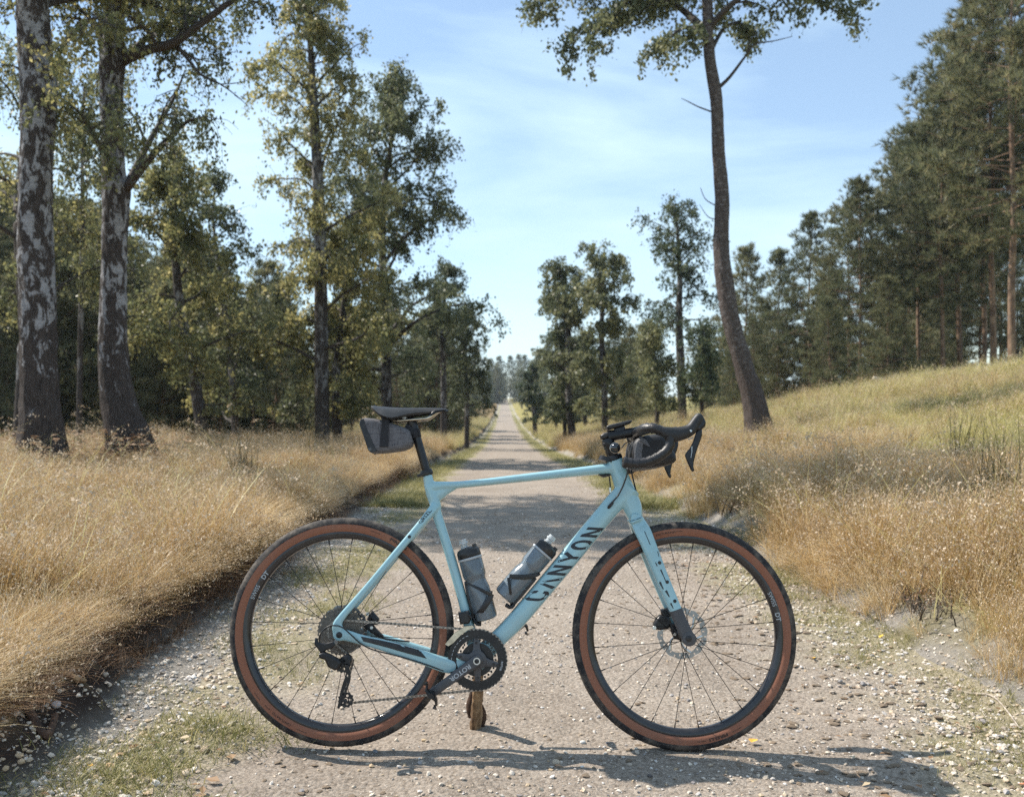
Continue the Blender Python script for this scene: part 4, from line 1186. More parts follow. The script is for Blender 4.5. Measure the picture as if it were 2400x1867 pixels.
def bottle(label, b0, b1):
    p0, p1 = B(*b0), B(*b1)
    e = carried('water_bottle', label, 'bottle', p0)
    a = (p1 - p0); L = a.length; a.normalize()
    k = L / .262
    t = MB(); t.lathe((0, 0, 0), a, [(0, .001), (0, .030), (.004 * k, .0355), (.012 * k, .0375), (.085 * k, .0375), (.105 * k, .0368), (.118 * k, .0338), (.128 * k, .0322), (.138 * k, .0325), (.143 * k, .0362), (.150 * k, .0372), (.196 * k, .0372), (.2005 * k, .0360), (.2005 * k, .034)], 40)
    t.build('bottle_body', M_bot, e)
    t = MB(); t.lathe((0, 0, 0), a, [(.004 * k, .001), (.006 * k, .031), (.085 * k, .0355), (.128 * k, .0302), (.148 * k, .0345), (.196 * k, .0345), (.198 * k, .001)], 32)
    t.build('inner_liner', M_foil, e)
    t = MB(); t.lathe((0, 0, 0), a, [(.2005 * k, .0382), (.202 * k, .0392), (.206 * k, .0392), (.208 * k, .0375)], 40); t.build('collar', M_white, e)
    t = MB(); t.lathe((0, 0, 0), a, [(.208 * k, .0372), (.210 * k, .0382), (.228 * k, .0375), (.236 * k, .033), (.240 * k, .024), (.242 * k, .012)], 40)
    side = Vector((a.z, 0, -a.x))
    t.flat([a * (.236 * k) + side * .024, a * (.247 * k) + side * .024], [.016, .014], .03, 12)
    t.build('bottle_cap', M_black, e)
    n0 = a * (.236 * k) - side * .008
    t = MB(); t.lathe(n0, a, [(0, .013), (.008 * k, .014), (.010 * k, .0108), (.017 * k, .0115), (.019 * k, .0148), (.024 * k, .0148), (.026 * k, .012), (.0335 * k, .0125), (.0345 * k, .0105)], 26); t.build('nozzle', M_noz, e)
    return e
bottle('smoky bottle with black cap standing in the cage on the seat tube', (1140, 1451), (1091, 1268))
bottle('silvery bottle lying slanted in the cage along the down tube', (1181, 1399), (1297, 1264))

# saddle bag
M_bag = None
def fabric(name, c0, c1):
    m, n, l, b = new_mat(name)
    f1 = noise(n, l, 700, 2, .6, stretch=(1, 1, .05)); f2 = noise(n, l, 700, 2, .6, stretch=(.05, 1, 1))
    ad = n.new('ShaderNodeMath'); ad.operation = 'ADD'; l.new(f1, ad.inputs[0]); l.new(f2, ad.inputs[1])
    l.new(ramp(n, l, ad.outputs[0], [(.8, c0), (1.15, c1)]), b.inputs['Base Color'])
    b.inputs['Roughness'].default_value = .85; b.inputs['Specular IOR Level'].default_value = .2
    bp = n.new('ShaderNodeBump'); bp.inputs['Strength'].default_value = .4; bp.inputs['Distance'].default_value = .001
    l.new(ad.outputs[0], bp.inputs['Height']); l.new(bp.outputs['Normal'], b.inputs['Normal'])
    return m
M_bag = fabric('heather_grey_cloth', (.045, .043, .05), (.15, .145, .155))
M_web = mat('black_webbing', (.018, .018, .022), .8, 0, .25, 200, .5, 600)
z7 = lambda a, b: (820 + a / 8.092, 920 + b / 8.092)
bp0 = B(908, 1020); bag = carried('saddle_bag', 'heather grey saddle bag with black strap hanging under the saddle', 'saddle bag', bp0)
def bagp(pts, lat): return [((B(*z7(a, b), lat) - bp0).x, (B(*z7(a, b), lat) - bp0).z) for a, b in pts]
t = MB(); plate(t, [bagp([(178, 590), (185, 530), (215, 490), (300, 470), (450, 485), (620, 515), (760, 555), (900, 610), (1050, 660), (1130, 720), (1165, 820), (1185, 920), (1165, 990), (1100, 1040), (1000, 1080), (800, 1110), (600, 1130), (400, 1135), (345, 1085), (300, 950), (250, 800), (200, 680)], -.035)], 0, .084, .016, 4); body = t.build('bag_body', M_bag, bag, angle=60)
t = MB(); plate(t, [bagp([(180, 600), (205, 500), (270, 495), (285, 600), (400, 860), (500, 1085), (520, 1112), (400, 1138), (345, 1085), (250, 800)], -.042)], -.0425, .003, .001); plate(t, [bagp([(180, 600), (205, 500), (270, 495), (285, 600), (400, 860), (500, 1085), (520, 1112), (400, 1138), (345, 1085), (250, 800)], -.042)], .0425, .003, .001); t.build('end_panel', M_black, bag)
t = MB(); plate(t, [bagp([(610, 470), (740, 520), (725, 1025), (560, 1025)], -.046)], -.0455, .003, .001); plate(t, [bagp([(610, 470), (740, 520), (725, 1025), (560, 1025)], -.046)], .0455, .003, .001)
plate(t, [bagp([(600, 420), (750, 470), (742, 530), (606, 500)], -.02)], 0, .088, .003); t.build('strap', M_web, bag)
t = MB(); t.flat([B(*z7(1060, 640)) - bp0, B(*z7(1150, 690)) - bp0, B(*z7(1180, 800)) - bp0], [.03, .022, .03], [.03, .04, .036], 14)
t.lathe(B(*z7(1262, 860)) - bp0, (B(*z7(1220, 660)) - B(*z7(1262, 860))).normalized(), [(0, .0155), (.003, .0175), (.026, .0172), (.029, .0155)], 22)
t.flat([B(*z7(1300, 690), -.004) - bp0, B(*z7(1330, 830), -.004) - bp0], .008, .026, 10); t.build('post_strap', M_web, bag)
t = MB()
for a, b in (((345, 1062), (408, 1048)), ((350, 1078), (408, 1072)), ((362, 1090), (402, 1088))):
    for k in range(4):
        q0 = tuple(np.array(a) + (np.array(b) - np.array(a)) * (k + .08) / 4); q1 = tuple(np.array(a) + (np.array(b) - np.array(a)) * (k + .75) / 4)
        t.flat([Vector((bagp([q0], -.045)[0][0], -.0446, bagp([q0], -.045)[0][1])), Vector((bagp([q1], -.045)[0][0], -.0446, bagp([q1], -.045)[0][1]))], .0011, .0008, 6)
t.build('badge_print', M_white, bag)
# handlebar bag
hp = B(1520, 1058); hb = carried('handlebar_bag', 'small black handlebar bag strapped behind the dropped bar', 'handlebar bag', hp)
hx = lambda pts: [((B(*z5(a, b)) - hp).x, (B(*z5(a, b)) - hp).z) for a, b in pts]
t = MB(); plate(t, [hx([(700, 640), (760, 560), (880, 515), (1050, 495), (1120, 500), (1180, 560), (1230, 680), (1300, 780), (1308, 860), (1270, 900), (1120, 940), (960, 965), (780, 985), (740, 960), (720, 840)])], 0, .19, .02, 4); t.build('bag_body', mat('black_nylon', (.014, .014, .017), .55, 0, .2, 60, .3, 300, spec=.5), hb, angle=60)
M_webg = mat('worn_grey_webbing', (.12, .12, .13), .9, 0, .35, 160, .6, 500)
for y in (-.07, .07):
    t = MB(); t.flat([(*(B(*z5(900, 520), y) - hp),), (*(B(*z5(850, 600), y - .028) - hp),), (*(B(*z5(825, 700), y - .028) - hp),), (*(B(*z5(825, 830), y - .028) - hp),)], [.014, .022, .024, .024], .004, 10, 3) if y < 0 else t.flat([(*(B(*z5(720, 600), y) - hp),), (*(B(*z5(690, 700), y) - hp),), (*(B(*z5(680, 820), y) - hp),)], .02, .004, 10)
    t.build('strap', M_webg, hb)
t = MB(); t.flat([B(*z5(850, 540), -.098) - hp, B(*z5(920, 575), -.099) - hp, B(*z5(985, 640), -.099) - hp], [.016, .015, .004], .003, 10, 3); t.build('strap', M_webg, hb)
# bike computer
kp = B(1449, 997); kc = carried('bike_computer', 'slim black bike computer clipped on top of the stem', 'bike computer', kp)
t = MB(); plate(t, [[((B(*z5(a, b)) - kp).x, (B(*z5(a, b)) - kp).z) for a, b in ((365, 372), (385, 348), (690, 277), (722, 276), (726, 300), (705, 318), (560, 368), (400, 408), (368, 395))]], 0, .05, .005, 3); t.build('computer_body', M_black, kc)
t = MB(); plate(t, [[((B(*z5(a, b)) - kp).x, (B(*z5(a, b)) - kp).z) for a, b in ((490, 380), (620, 350), (640, 400), (600, 445), (500, 460), (470, 420))]], 0, .03, .004); t.build('mount', M_satin, kc)
t = MB(); a, b = B(*z5(420, 343)) - kp, B(*z5(670, 285)) - kp
t.flat([a, b], .002, .040, 8, 6); t.build('screen', mat('dark_screen', (.02, .022, .025), .08, 0, .05, coat=1), kc)

# prop stick behind the cranks
def stick(name, pts, rads, m, label, n=10, seed=0, cat='stick'):
    r = random.Random(seed); S = smooth_pts([(*p, q) for p, q in zip(pts, rads)], 14)
    t = MB(); rings = []; ph = [r.uniform(.82, 1.18) for _ in range(n)]
    P = [Vector(s[:3]) for s in S]
    for i, p in enumerate(P):
        d = (P[min(i + 1, len(P) - 1)] - P[max(i - 1, 0)]).normalized(); u = d.orthogonal().normalized() if i == 0 else (u - d * u.dot(d)).normalized(); w = d.cross(u)
        rings.append([p + (u * math.cos(2 * math.pi * j / n) + w * math.sin(2 * math.pi * j / n)) * S[i][3] * ph[j] * (1 + r.uniform(-.10, .10)) for j in range(n)])
    t.loft(rings); o = t.build(name, m, angle=35); tag(o, label, cat); return o
def wood_mat(name, c0, c1, c2, sc=30):
    m, n, l, b = new_mat(name)
    f1 = noise(n, l, sc, 6, .65, stretch=(1, 1, .12)); f2 = noise(n, l, sc * .4, 5, .6)
    c = ramp(n, l, f1, [(.3, c0), (.5, c1), (.7, c2)])
    mx = n.new('ShaderNodeMixRGB'); mx.blend_type = 'MULTIPLY'; mx.inputs['Fac'].default_value = .7
    l.new(c, mx.inputs['Color1']); l.new(ramp(n, l, f2, [(.4, (.3, .25, .22)), (.6, (1.1, 1.05, 1))]), mx.inputs['Color2']); l.new(mx.outputs[0], b.inputs['Base Color'])
    b.inputs['Roughness'].default_value = .85
    bp = n.new('ShaderNodeBump'); bp.inputs['Strength'].default_value = .8; bp.inputs['Distance'].default_value = .006; l.new(f1, bp.inputs['Height']); l.new(bp.outputs['Normal'], b.inputs['Normal'])
    return m
M_stick = wood_mat('split_dead_wood', (.10, .055, .03), (.27, .175, .095), (.42, .31, .19), 60)
M_barkd = wood_mat('loose_dark_bark', (.03, .018, .012), (.075, .04, .025), (.13, .075, .045), 50)
base = Vector(((1114 - CX) * 3.2 / F_PX, 3.2, 0)); base.z = gz(base.x, base.y) - .02
tipw = BIKE_M @ (B(1120, 1546.5, .05) + Vector((0, .05, -.03)))
mp = base.lerp(tipw, .5)
stk = empty('prop_stick', base); tag(stk, 'short split branch propping up the bike under its cranks', 'stick')
o = stick('stick_wood', [Vector((0, 0, 0)), (mp - base) + Vector((.003, 0, 0)), tipw - base], [.018, .0165, .015], M_stick, None, 16, 4, None); o.parent = stk
for key in ('label', 'category'):
    if key in o: del o[key]
o = stick('bark_flap', [Vector((.021, .012, .02)), Vector((.027, .012, .06)), Vector((.014, .012, .11))], [.009, .012, .003], M_barkd, None, 9, 7, None); o.parent = stk
o = stick('bark_flap', [Vector((-.018, .01, .05)), Vector((-.022, .012, .09)), Vector((-.010, .014, .15))], [.006, .009, .003], M_barkd, None, 9, 8, None); o.parent = stk

def split_loose(o):
    """each loose piece of a small part becomes an object of its own"""
    me = o.data; n = len(me.vertices); par = list(range(n))
    def find(i):
        while par[i] != i: par[i] = par[par[i]]; i = par[i]
        return i
    for p in me.polygons:
        a = find(p.vertices[0])
        for v in p.vertices[1:]: par[find(v)] = a
    groups = {}
    for p in me.polygons: groups.setdefault(find(p.vertices[0]), []).append(p)
    if len(groups) < 2: return
    first = True
    for ps in groups.values():
        used = sorted({v for p in ps for v in p.vertices}); mp_ = {k: i for i, k in enumerate(used)}
        m2 = bpy.data.meshes.new(o.name); m2.from_pydata([me.vertices[k].co[:] for k in used], [], [[mp_[v] for v in p.vertices] for p in ps])
        m2.polygons.foreach_set('use_smooth', [p.use_smooth for p in ps]); m2.set_sharp_from_angle(angle=R(40))
        for m_ in me.materials: m2.materials.append(m_)
        if first: o.data = m2; first = False
        else:
            q = o.copy(); q.data = m2; COL.objects.link(q)
for o in list(COL.objects):
    if o.type == 'MESH' and o.name.split('.')[0] in ('mount_bolt', 'axle_and_mount_bolts', 'saddle_shell', 'dash_marking', 'crown_seam', 'caliper_bolt', 'end_panel', 'pivot_bolt', 'clamp_bolt', 'rail', 'chainring_bolt', 'tick_marking', 'strap', 'stem_clamp', 'lever_pin'):
        split_loose(o)
for o in list(COL.objects):
    if o.name.startswith('axle_and_mount_bolts'): o.name = 'frame_bolt'
# ------------------------------------------------------------------ trees
def tubes_np(paths, n=6):
    """many tapered tubes -> verts, quads; paths: list of (K,4) arrays x,y,z,r"""
    Vs, Qs, o = [], [], 0
    for P in paths:
        P = np.asarray(P, float); K = len(P)
        if K < 2: continue
        T = np.gradient(P[:, :3], axis=0); T /= np.linalg.norm(T, axis=1)[:, None] + 1e-9
        ref = np.array([0.0, 0, 1]) if abs(T[0, 2]) < .9 else np.array([1.0, 0, 0])
        S = np.cross(T, ref); S /= np.linalg.norm(S, axis=1)[:, None] + 1e-9
        U = np.cross(S, T)
        a = np.arange(n) * 2 * np.pi / n
        ring = P[:, None, :3] + P[:, None, 3:4] * (S[:, None, :] * np.cos(a)[None, :, None] + U[:, None, :] * np.sin(a)[None, :, None])
        Vs.append(ring.reshape(-1, 3))
        i = np.arange(K - 1)[:, None] * n; j = np.arange(n)[None, :]; k = (j + 1) % n
        Qs.append((np.stack([i + j, i + k, i + n + k, i + n + j], -1) + o).reshape(-1, 4))
        o += K * n
    return np.concatenate(Vs), np.concatenate(Qs)

def grow(p, d, L, r0, r1, K, r, droop=0.0, wig=.12):
    """a wandering branch: (K,4)"""
    P = [np.array([*p, r0])]; d = np.array(d, float); d /= np.linalg.norm(d); st = L / (K - 1)
    for i in range(1, K):
        d = d + r.normal(0, wig, 3); d[2] -= droop * i / K; d /= np.linalg.norm(d)
        P.append(np.array([*(P[-1][:3] + d * st), r0 + (r1 - r0) * i / (K - 1)]))
    return np.array(P)
def along(P, t):
    K = len(P) - 1; f = min(max(t, 0), .9999) * K; i = int(f); return P[i] * (1 - (f - i)) + P[i + 1] * (f - i)

def leaves_np(C, size, r, hang=.4, wid=.62):
    """rhombic leaves at centres C"""
    N = len(C)
    u = r.normal(0, 1, (N, 3)); u[:, 2] -= hang * 2; u /= np.linalg.norm(u, axis=1)[:, None]
    w = np.cross(u, r.normal(0, 1, (N, 3))); w /= np.linalg.norm(w, axis=1)[:, None]
    s = size * r.uniform(.45, 1.4, (N, 1))
    V = np.stack([C - u * s * .5, C + w * s * wid * .5, C + u * s * .5, C - w * s * wid * .5], 1).reshape(-1, 3)
    Q = np.arange(N * 4).reshape(-1, 4)
    return V, Q

def birch_geo(seed, trunk, t0, t1, reach, nl, n_leaf, leaf, up=.5, droop=.35, limbs=(), sub=6, dense=.06, twigs=5, cut=None):
    """trunk (K,4); limbs leave it between t0..t1; reach(t): limb length; returns wood (verts, quads), leaf centres"""
    r = np.random.default_rng(seed)
    trunk = smooth_pts(trunk, 8)
    wood = [trunk]; tips = []
    L_ = []
    for k in range(nl):
        t = t0 + (t1 - t0) * (k + r.random() * .8) / nl
        p = along(trunk, t); az = k * 2.399 + r.normal(0, .5); L = reach(t) * r.uniform(.45, 1.25)
        e = up + r.normal(0, .15) + .35 * (t - t0) / (t1 - t0 + 1e-6)
        L_.append((p, (math.cos(az) * math.cos(e), math.sin(az) * math.cos(e), math.sin(e)), L, min(p[3] * .55, .012 + L * .014)))
    for (p, d, L, rr) in L_:
        wood.append(grow(p[:3], d, L, rr, .006, 9, r, droop * .5, .13))
    for lb in limbs: wood.append(smooth_pts(lb, 5))
    mains = wood[1:]
    for m in mains:
        Lm = np.linalg.norm(m[-1, :3] - m[0, :3])
        ns = max(3, int(sub * Lm / 1.6))
        for k in range(ns):
            t = .22 + .78 * (k + r.random()) / ns
            q = along(m, t); d = r.normal(0, 1, 3); d[2] = abs(d[2]) * .3; d /= np.linalg.norm(d)
            d += .7 * (m[-1, :3] - m[0, :3]) / (Lm + 1e-6)
            s = grow(q[:3], d, (.35 + .30 * Lm * (1.1 - t)) * r.uniform(.7, 1.2), max(q[3] * .5, .004), .003, 6, r, droop, .18)
            wood.append(s); tips.append(s)
            for j in range(twigs):
                q2 = along(s, r.uniform(.15, 1)); d2 = r.normal(0, .8, 3) + .5 * (s[-1, :3] - s[0, :3]); d2[2] -= droop * 1.2
                s2 = grow(q2[:3], d2, r.uniform(.22, .62), .0045, .002, 5, r, droop * 1.5, .2)
                wood.append(s2); tips.append(s2)
    w = np.array([np.linalg.norm(s[-1, :3] - s[0, :3]) for s in tips]); w *= r.uniform(.15, 1, len(w)) ** 1.5; w /= w.sum()
    pick = r.choice(len(tips), n_leaf, p=w); tt = r.random(n_leaf) ** .8
    A = np.stack([t[[0, -1]][:, :3] if len(t) < 3 else t[[0, len(t) // 2, -1]][:, :3] for t in tips])
    seg2 = tt * 2; i0 = np.clip(seg2.astype(int), 0, 1); fr = (seg2 - i0)[:, None]
    C = A[pick, i0] * (1 - fr) + A[pick, i0 + 1] * fr + r.normal(0, dense, (n_leaf, 3))
    clump = r.random(len(tips))[pick]
    if cut is not None: k = cut(C); C, clump = C[k], clump[k]
    return wood, C, np.clip(.25 + .5 * clump + r.normal(0, .12, len(C)), 0, 1)

def bark_mat(name, dark, light, thr=(.46, .54), foot=1.5, scale=8, stretch=(1.4, 1.4, .7)):
    """birch bark: pale plates on fissured dark bark, darker at the foot"""
    m, n, l, b = new_mat(name)
    f1 = noise(n, l, scale, 8, .68, stretch=stretch, dist=.5); f2 = noise(n, l, 34, 6, .7, stretch=(1, 1, .3)); f3 = noise(n, l, 11, 6, .7, stretch=(.5, .5, 3.5))
    tc = n.new('ShaderNodeTexCoord'); sx = n.new('ShaderNodeSeparateXYZ'); l.new(tc.outputs['Object'], sx.inputs[0])
    hz = n.new('ShaderNodeMapRange'); hz.inputs[1].default_value = 0; hz.inputs[2].default_value = foot; hz.inputs[3].default_value = -.22; hz.inputs[4].default_value = .0
    l.new(sx.outputs['Z'], hz.inputs[0])
    ad = n.new('ShaderNodeMath'); l.new(f1, ad.inputs[0]); l.new(hz.outputs[0], ad.inputs[1])
    mk = ramp(n, l, ad.outputs[0], [(thr[0], (0, 0, 0)), (thr[1], (1, 1, 1))])
    cd = ramp(n, l, f2, [(.3, tuple(c * .5 for c in dark)), (.7, tuple(c * 1.7 for c in dark))])
    cl = ramp(n, l, f3, [(.3, tuple(c * .5 for c in light)), (.55, light)])
    mx = n.new('ShaderNodeMixRGB'); l.new(mk, mx.inputs['Fac']); l.new(cd, mx.inputs['Color1']); l.new(cl, mx.inputs['Color2'])
    l.new(mx.outputs[0], b.inputs['Base Color']); b.inputs['Roughness'].default_value = .85; b.inputs['Specular IOR Level'].default_value = .2
    bp = n.new('ShaderNodeBump'); bp.inputs['Strength'].default_value = 1; bp.inputs['Distance'].default_value = .03
    l.new(f2, bp.inputs['Height']); l.new(bp.outputs['Normal'], b.inputs['Normal'])
    return m
M_birch = bark_mat('birch_bark', (.052, .042, .038), (.34, .335, .35), (.50, .55), 1.8)
M_birch_f = bark_mat('grey_birch_bark', (.055, .046, .042), (.30, .29, .29), (.50, .58), 1.5, 5)
M_pine = wood_mat('red_pine_bark', (.10, .062, .042), (.21, .135, .09), (.33, .24, .17), 9)
M_twig = mat('dark_twig_bark', (.045, .036, .032), .85, 0, .3, 20)
YEL = [(0, (.075, .085, .045)), (.3, (.145, .16, .080)), (.55, (.215, .215, .095)), (.8, (.35, .31, .125)), (1, (.48, .43, .22))]
OLV = [(0, (.06, .074, .042)), (.4, (.122, .142, .078)), (.7, (.19, .20, .108)), (1, (.28, .27, .13))]
GRN = [(0, (.034, .055, .034)), (.5, (.085, .110, .062)), (.8, (.14, .155, .080)), (1, (.21, .205, .10))]
PIN = [(0, (.06, .078, .045)), (.5, (.16, .168, .09)), (.8, (.24, .225, .12)), (1, (.31, .27, .15))]
M_lf_y = foliage_mat('yellowing_birch_leaf', YEL, .58, .42, .35)
M_lf_o = foliage_mat('olive_birch_leaf', OLV, .52, .44, .35)
M_lf_g = foliage_mat('green_leaf', GRN, .5, .45, .35)
M_needle = foliage_mat('pine_needle', PIN, .5, .5)

def rough_trunk(P, n, seed):
    """finely divided trunk with ridged bark, knots and swellings"""
    L = np.concatenate([[0], np.cumsum(np.linalg.norm(np.diff(P[:, :3], axis=0), axis=1))]); K = int(L[-1] / .05)
    s = np.linspace(0, L[-1], K); Q = np.stack([np.interp(s, L, P[:, j]) for j in range(4)], 1)
    n = 44; V, F = tubes_np([Q], n); V = V.reshape(K, n, 3)
    a = np.arange(n)[None, :] * 2 * np.pi / n; z = s[:, None]
    ca, sa = np.cos(a) * 3, np.sin(a) * 3
    def nz(k, fz, fa): return vnoise(ca * fa + 11 * k + z * 0, sa * fa + z * fz, 1.0, k + seed) - .5
    low = np.exp(-z / 1.6)
    d = .14 * nz(1, 1.2, .5) + .10 * nz(2, 5, 1.2) + (.10 + .16 * low) * np.abs(nz(3, 4.5, 3.2)) + .06 * nz(4, 16, 3)
    d = d + .30 * low ** 2 * np.maximum(0, np.cos(a * 4 + seed + z)) * .5
    C = Q[:, None, :3]; V = C + (V - C) * (1 + d)[..., None]
    return V.reshape(-1, 3), F
def put_tree(name, loc, wood, C, rnd, leaf, M_bark, M_leaf, label, cat, group=None, seed=0, hang=.4, n=7, rot=0.0, scale=1.0, trunk_sides=14):
    r = np.random.default_rng(seed + 99)
    root = empty(name, loc); root.rotation_euler.z = rot; root.scale = (scale,) * 3
    tag(root, label, cat, group)
    V, Q = rough_trunk(wood[0], trunk_sides, seed) if trunk_sides >= 18 else tubes_np([wood[0]], trunk_sides)
    a = link('trunk', np_mesh('trunk', V, [Q], smooth=True), M_bark, root)
    big = [w for w in wood[1:] if w[0, 3] >= .014]; small = [w for w in wood[1:] if w[0, 3] < .014]
    V1, Q1 = tubes_np(big + small, 4) if len(big) == 0 else tubes_np(big, 6)
    b = link('limb', np_mesh('limb', V1, [Q1], smooth=True), M_twig, root); b['kind'] = 'stuff'
    if len(small) and len(big):
        V2, Q2 = tubes_np(small, 3); o = link('twig', np_mesh('twig', V2, [Q2]), M_twig, root); o['kind'] = 'stuff'
    if len(C):
        V, Q = leaves_np(C, leaf, r, hang)
        o = link('crown', np_mesh('crown', V, [Q], False, None, {'rnd': ('FACE', 'FLOAT', rnd)}), M_leaf, root); o['kind'] = 'stuff'
    return root
def copy_tree(root, loc, rot, scale, label=None, group=None):
    r = root.copy(); COL.objects.link(r); r.location = loc; r.rotation_euler = (0, 0, rot); r.scale = scale if hasattr(scale, '__len__') else (scale,) * 3
    if label: r['label'] = label
    if group: r['group'] = group
    for ch in list(root.children):
        c = ch.copy(); COL.objects.link(c); c.parent = r
    return r
def dp(x, y, Y):
    """world point for a spot of the 2184-wide view of the photograph at distance Y"""
    return np.array([(x * 1.0989 - CX) * Y / F_PX, Y, CAM_H + (CY - y * 1.0989) * Y / F_PX])
def trunk_at(pts, Y, base_z=None):
    """pts: (x, y, width) in the 2184-wide view -> base point, local (K,4) rows"""
    Q = []
    for i, p in enumerate(pts):
        yy = Y if len(p) < 4 else p[3]
        q = dp(p[0], p[1], yy); Q.append([*q, p[2] * 1.0989 * yy / F_PX / 2])
    Q = np.array(Q)
    b = Q[0, :3].copy(); b[2] = gz(b[0], b[1])
    Q[0, 2] = min(Q[0, 2], b[2] + .02)
    Q[:, :3] -= b
    low = Q[0].copy(); low[2] = -.15; low[3] *= 1.12
    Q = np.vstack([low, Q]) if Q[0, 2] > -.1 else Q
    return b, Q
def limb_at(pts, b, Y):
    return np.array([[*(dp(p[0], p[1], Y + (p[3] if len(p) > 3 else 0)) - b), p[2]] for p in pts])

# -- the two thick birches on the left
b, T = trunk_at([(90, 975, 112), (88, 930, 92), (86, 860, 80), (84, 780, 74), (80, 620, 69), (76, 450, 66), (80, 300, 64), (82, 190, 70), (78, 150, 64), (74, 90, 64), (69, 0, 61), (62, -160, 62), (70, -420, 48), (60, -800, 30), (66, -1150, 10)], 10.5)
wood, C, rn = birch_geo(11, T, .72, .98, lambda t: 3.2 * (1.15 - t) + 1.0, 34, 32000, .05, .7, .5,
    limbs=[limb_at([(58, -40, .04), (0, -120, .03, .5), (-90, -110, .02, 1), (-160, 0, .008, 1.3)], b, 10.5), limb_at([(100, 190, .03), (135, 100, .02, -.3), (190, 40, .012, -.5), (250, 60, .006, -.8)], b, 10.5)], sub=6, dense=.05)
put_tree('birch_tree', b, wood, C, rn, .056, M_birch, M_lf_y, 'thickest birch, dark fissured trunk with grey white patches, nearest the left edge', 'tree', 'thick birches on the left bank', 11, trunk_sides=22)
b, T = trunk_at([(288, 980, 112), (272, 925, 84), (252, 850, 68), (243, 770, 58), (241, 640, 52), (244, 520, 50), (247, 410, 55), (241, 360, 47), (238, 200, 45), (240, 130, 52), (242, 80, 42), (242, 0, 40), (240, -200, 36), (250, -520, 28), (246, -900, 18), (240, -1250, 7)], 11.6)
lm = [limb_at([(262, 128, .075), (310, 108, .06, -.2), (370, 92, .05, -.4), (430, 50, .04, -.5), (520, -10, .028, -.6), (640, -30, .010, -.7)], b, 11.6),
      limb_at([(266, 128, .05), (320, 75, .035, .5), (390, 30, .025, .8), (470, 10, .008, 1.1)], b, 11.6),
      limb_at([(232, 115, .05), (200, 50, .03, .2), (150, 0, .02, .3), (110, -60, .008, .4)], b, 11.6),
      limb_at([(268, 405, .06), (310, 350, .045, -.3), (355, 300, .03, -.4), (400, 260, .018, -.5), (440, 250, .007, -.6)], b, 11.6),
      limb_at([(268, 400, .05), (320, 300, .035, .5), (370, 210, .022, .9), (395, 150, .008, 1.1)], b, 11.6),
      limb_at([(225, 330, .04), (195, 280, .03, -.6), (170, 240, .018, -.9), (150, 230, .007, -1.2)], b, 11.6),
      limb_at([(248, 300, .03), (252, 280, .02, -.8), (246, 260, .012, -1.3), (240, 300, .006, -1.6)], b, 11.6)]
wood, C, rn = birch_geo(12, T, .69, .97, lambda t: 3.2 * (1.1 - t) + 1.0, 30, 30000, .05, .6, .55, limbs=lm, sub=7, dense=.05)
put_tree('birch_tree', b, wood, C, rn, .054, M_birch, M_lf_y, 'birch with a leaning foot and a long leafy limb, right of the thickest birch', 'tree', 'thick birches on the left bank', 12, trunk_sides=20)
# bare dead limb on that birch
dead = [limb_at([(372, 90, .03), (400, 125, .022, -.1), (430, 160, .016, -.2), (470, 180, .010, -.2), (505, 205, .006, -.2), (530, 228, .003, -.2)], b, 11.3),
        limb_at([(470, 180, .008), (500, 178, .006), (528, 172, .003)], b, 11.1), limb_at([(395, 120, .010), (430, 128, .007), (480, 138, .003)], b, 11.1), limb_at([(500, 203, .005), (515, 212, .004), (520, 200, .002)], b, 11.1)]
V, Q = tubes_np([smooth_pts(d_, 5) for d_ in dead], 5)
for o in [o for o in COL.objects if o.get('label', '').startswith('birch with a leaning foot')]:
    link('dead_limb', np_mesh('dead_limb', V, [Q], True), M_twig, o)

def btree(pts, Y, seed, t0, t1, reach, nl, n_leaf, leaf, M_leaf, label, M_bark=None, group=None, limbs=(), name='birch_tree', cat='tree', up=.5, droop=.4, dense=.06, sub=6):
    b, T = trunk_at(pts, Y)
    wood, C, rn = birch_geo(seed, T, t0, t1, reach, nl, n_leaf, leaf, up, droop, [limb_at(l_, b, Y) for l_ in limbs], sub, dense)
    k = C[:, 2] > .75; C, rn = C[k], rn[k]; wood = wood[:1] + [w for w in wood[1:] if w[:, 2].min() > .5]
    return put_tree(name, b, wood, C, rn, leaf, M_bark or M_birch_f, M_leaf, label, cat, group, seed)
GL_ = 'birches standing in the grass left of the track'
GR_ = 'birches standing in the grass right of the track'
# behind the thick birches: yellow leaves
btree([(40, 930, 30), (52, 700, 26), (40, 450, 22), (60, 250, 16), (50, 80, 8)], 15.5, 21, .42, .97, lambda t: 2.2 * (1.3 - t), 18, 12000, .062, M_lf_y, 'yellow leaved birch half hidden behind the thickest birch', group=GL_, up=.3)
btree([(168, 940, 13), (172, 700, 11), (176, 500, 9), (176, 330, 7), (180, 180, 4)], 17, 22, .50, .98, lambda t: 1.9 * (1.35 - t), 14, 8000, .062, M_lf_y, 'slender yellow leaved birch seen between the two thick birches', group=GL_, up=.3)
btree([(438, 905, 26), (410, 780, 24), (385, 660, 20), (372, 520, 15), (368, 420, 9), (372, 340, 4)], 19, 23, .25, .98, lambda t: 2.1 * (1.25 - t) , 32, 25000, .075, M_lf_y, 'grey green birch with a bent dark trunk, right of the two thick birches', group=GL_, up=.35)
btree([(505, 905, 16), (490, 740, 14), (470, 600, 10), (455, 470, 5), (460, 380, 3)], 22, 24, .2, .98, lambda t: 1.7 * (1.2 - t), 20, 9000, .085, M_lf_o, 'dim olive birch beside the bent birch at the forest edge', group=GL_)
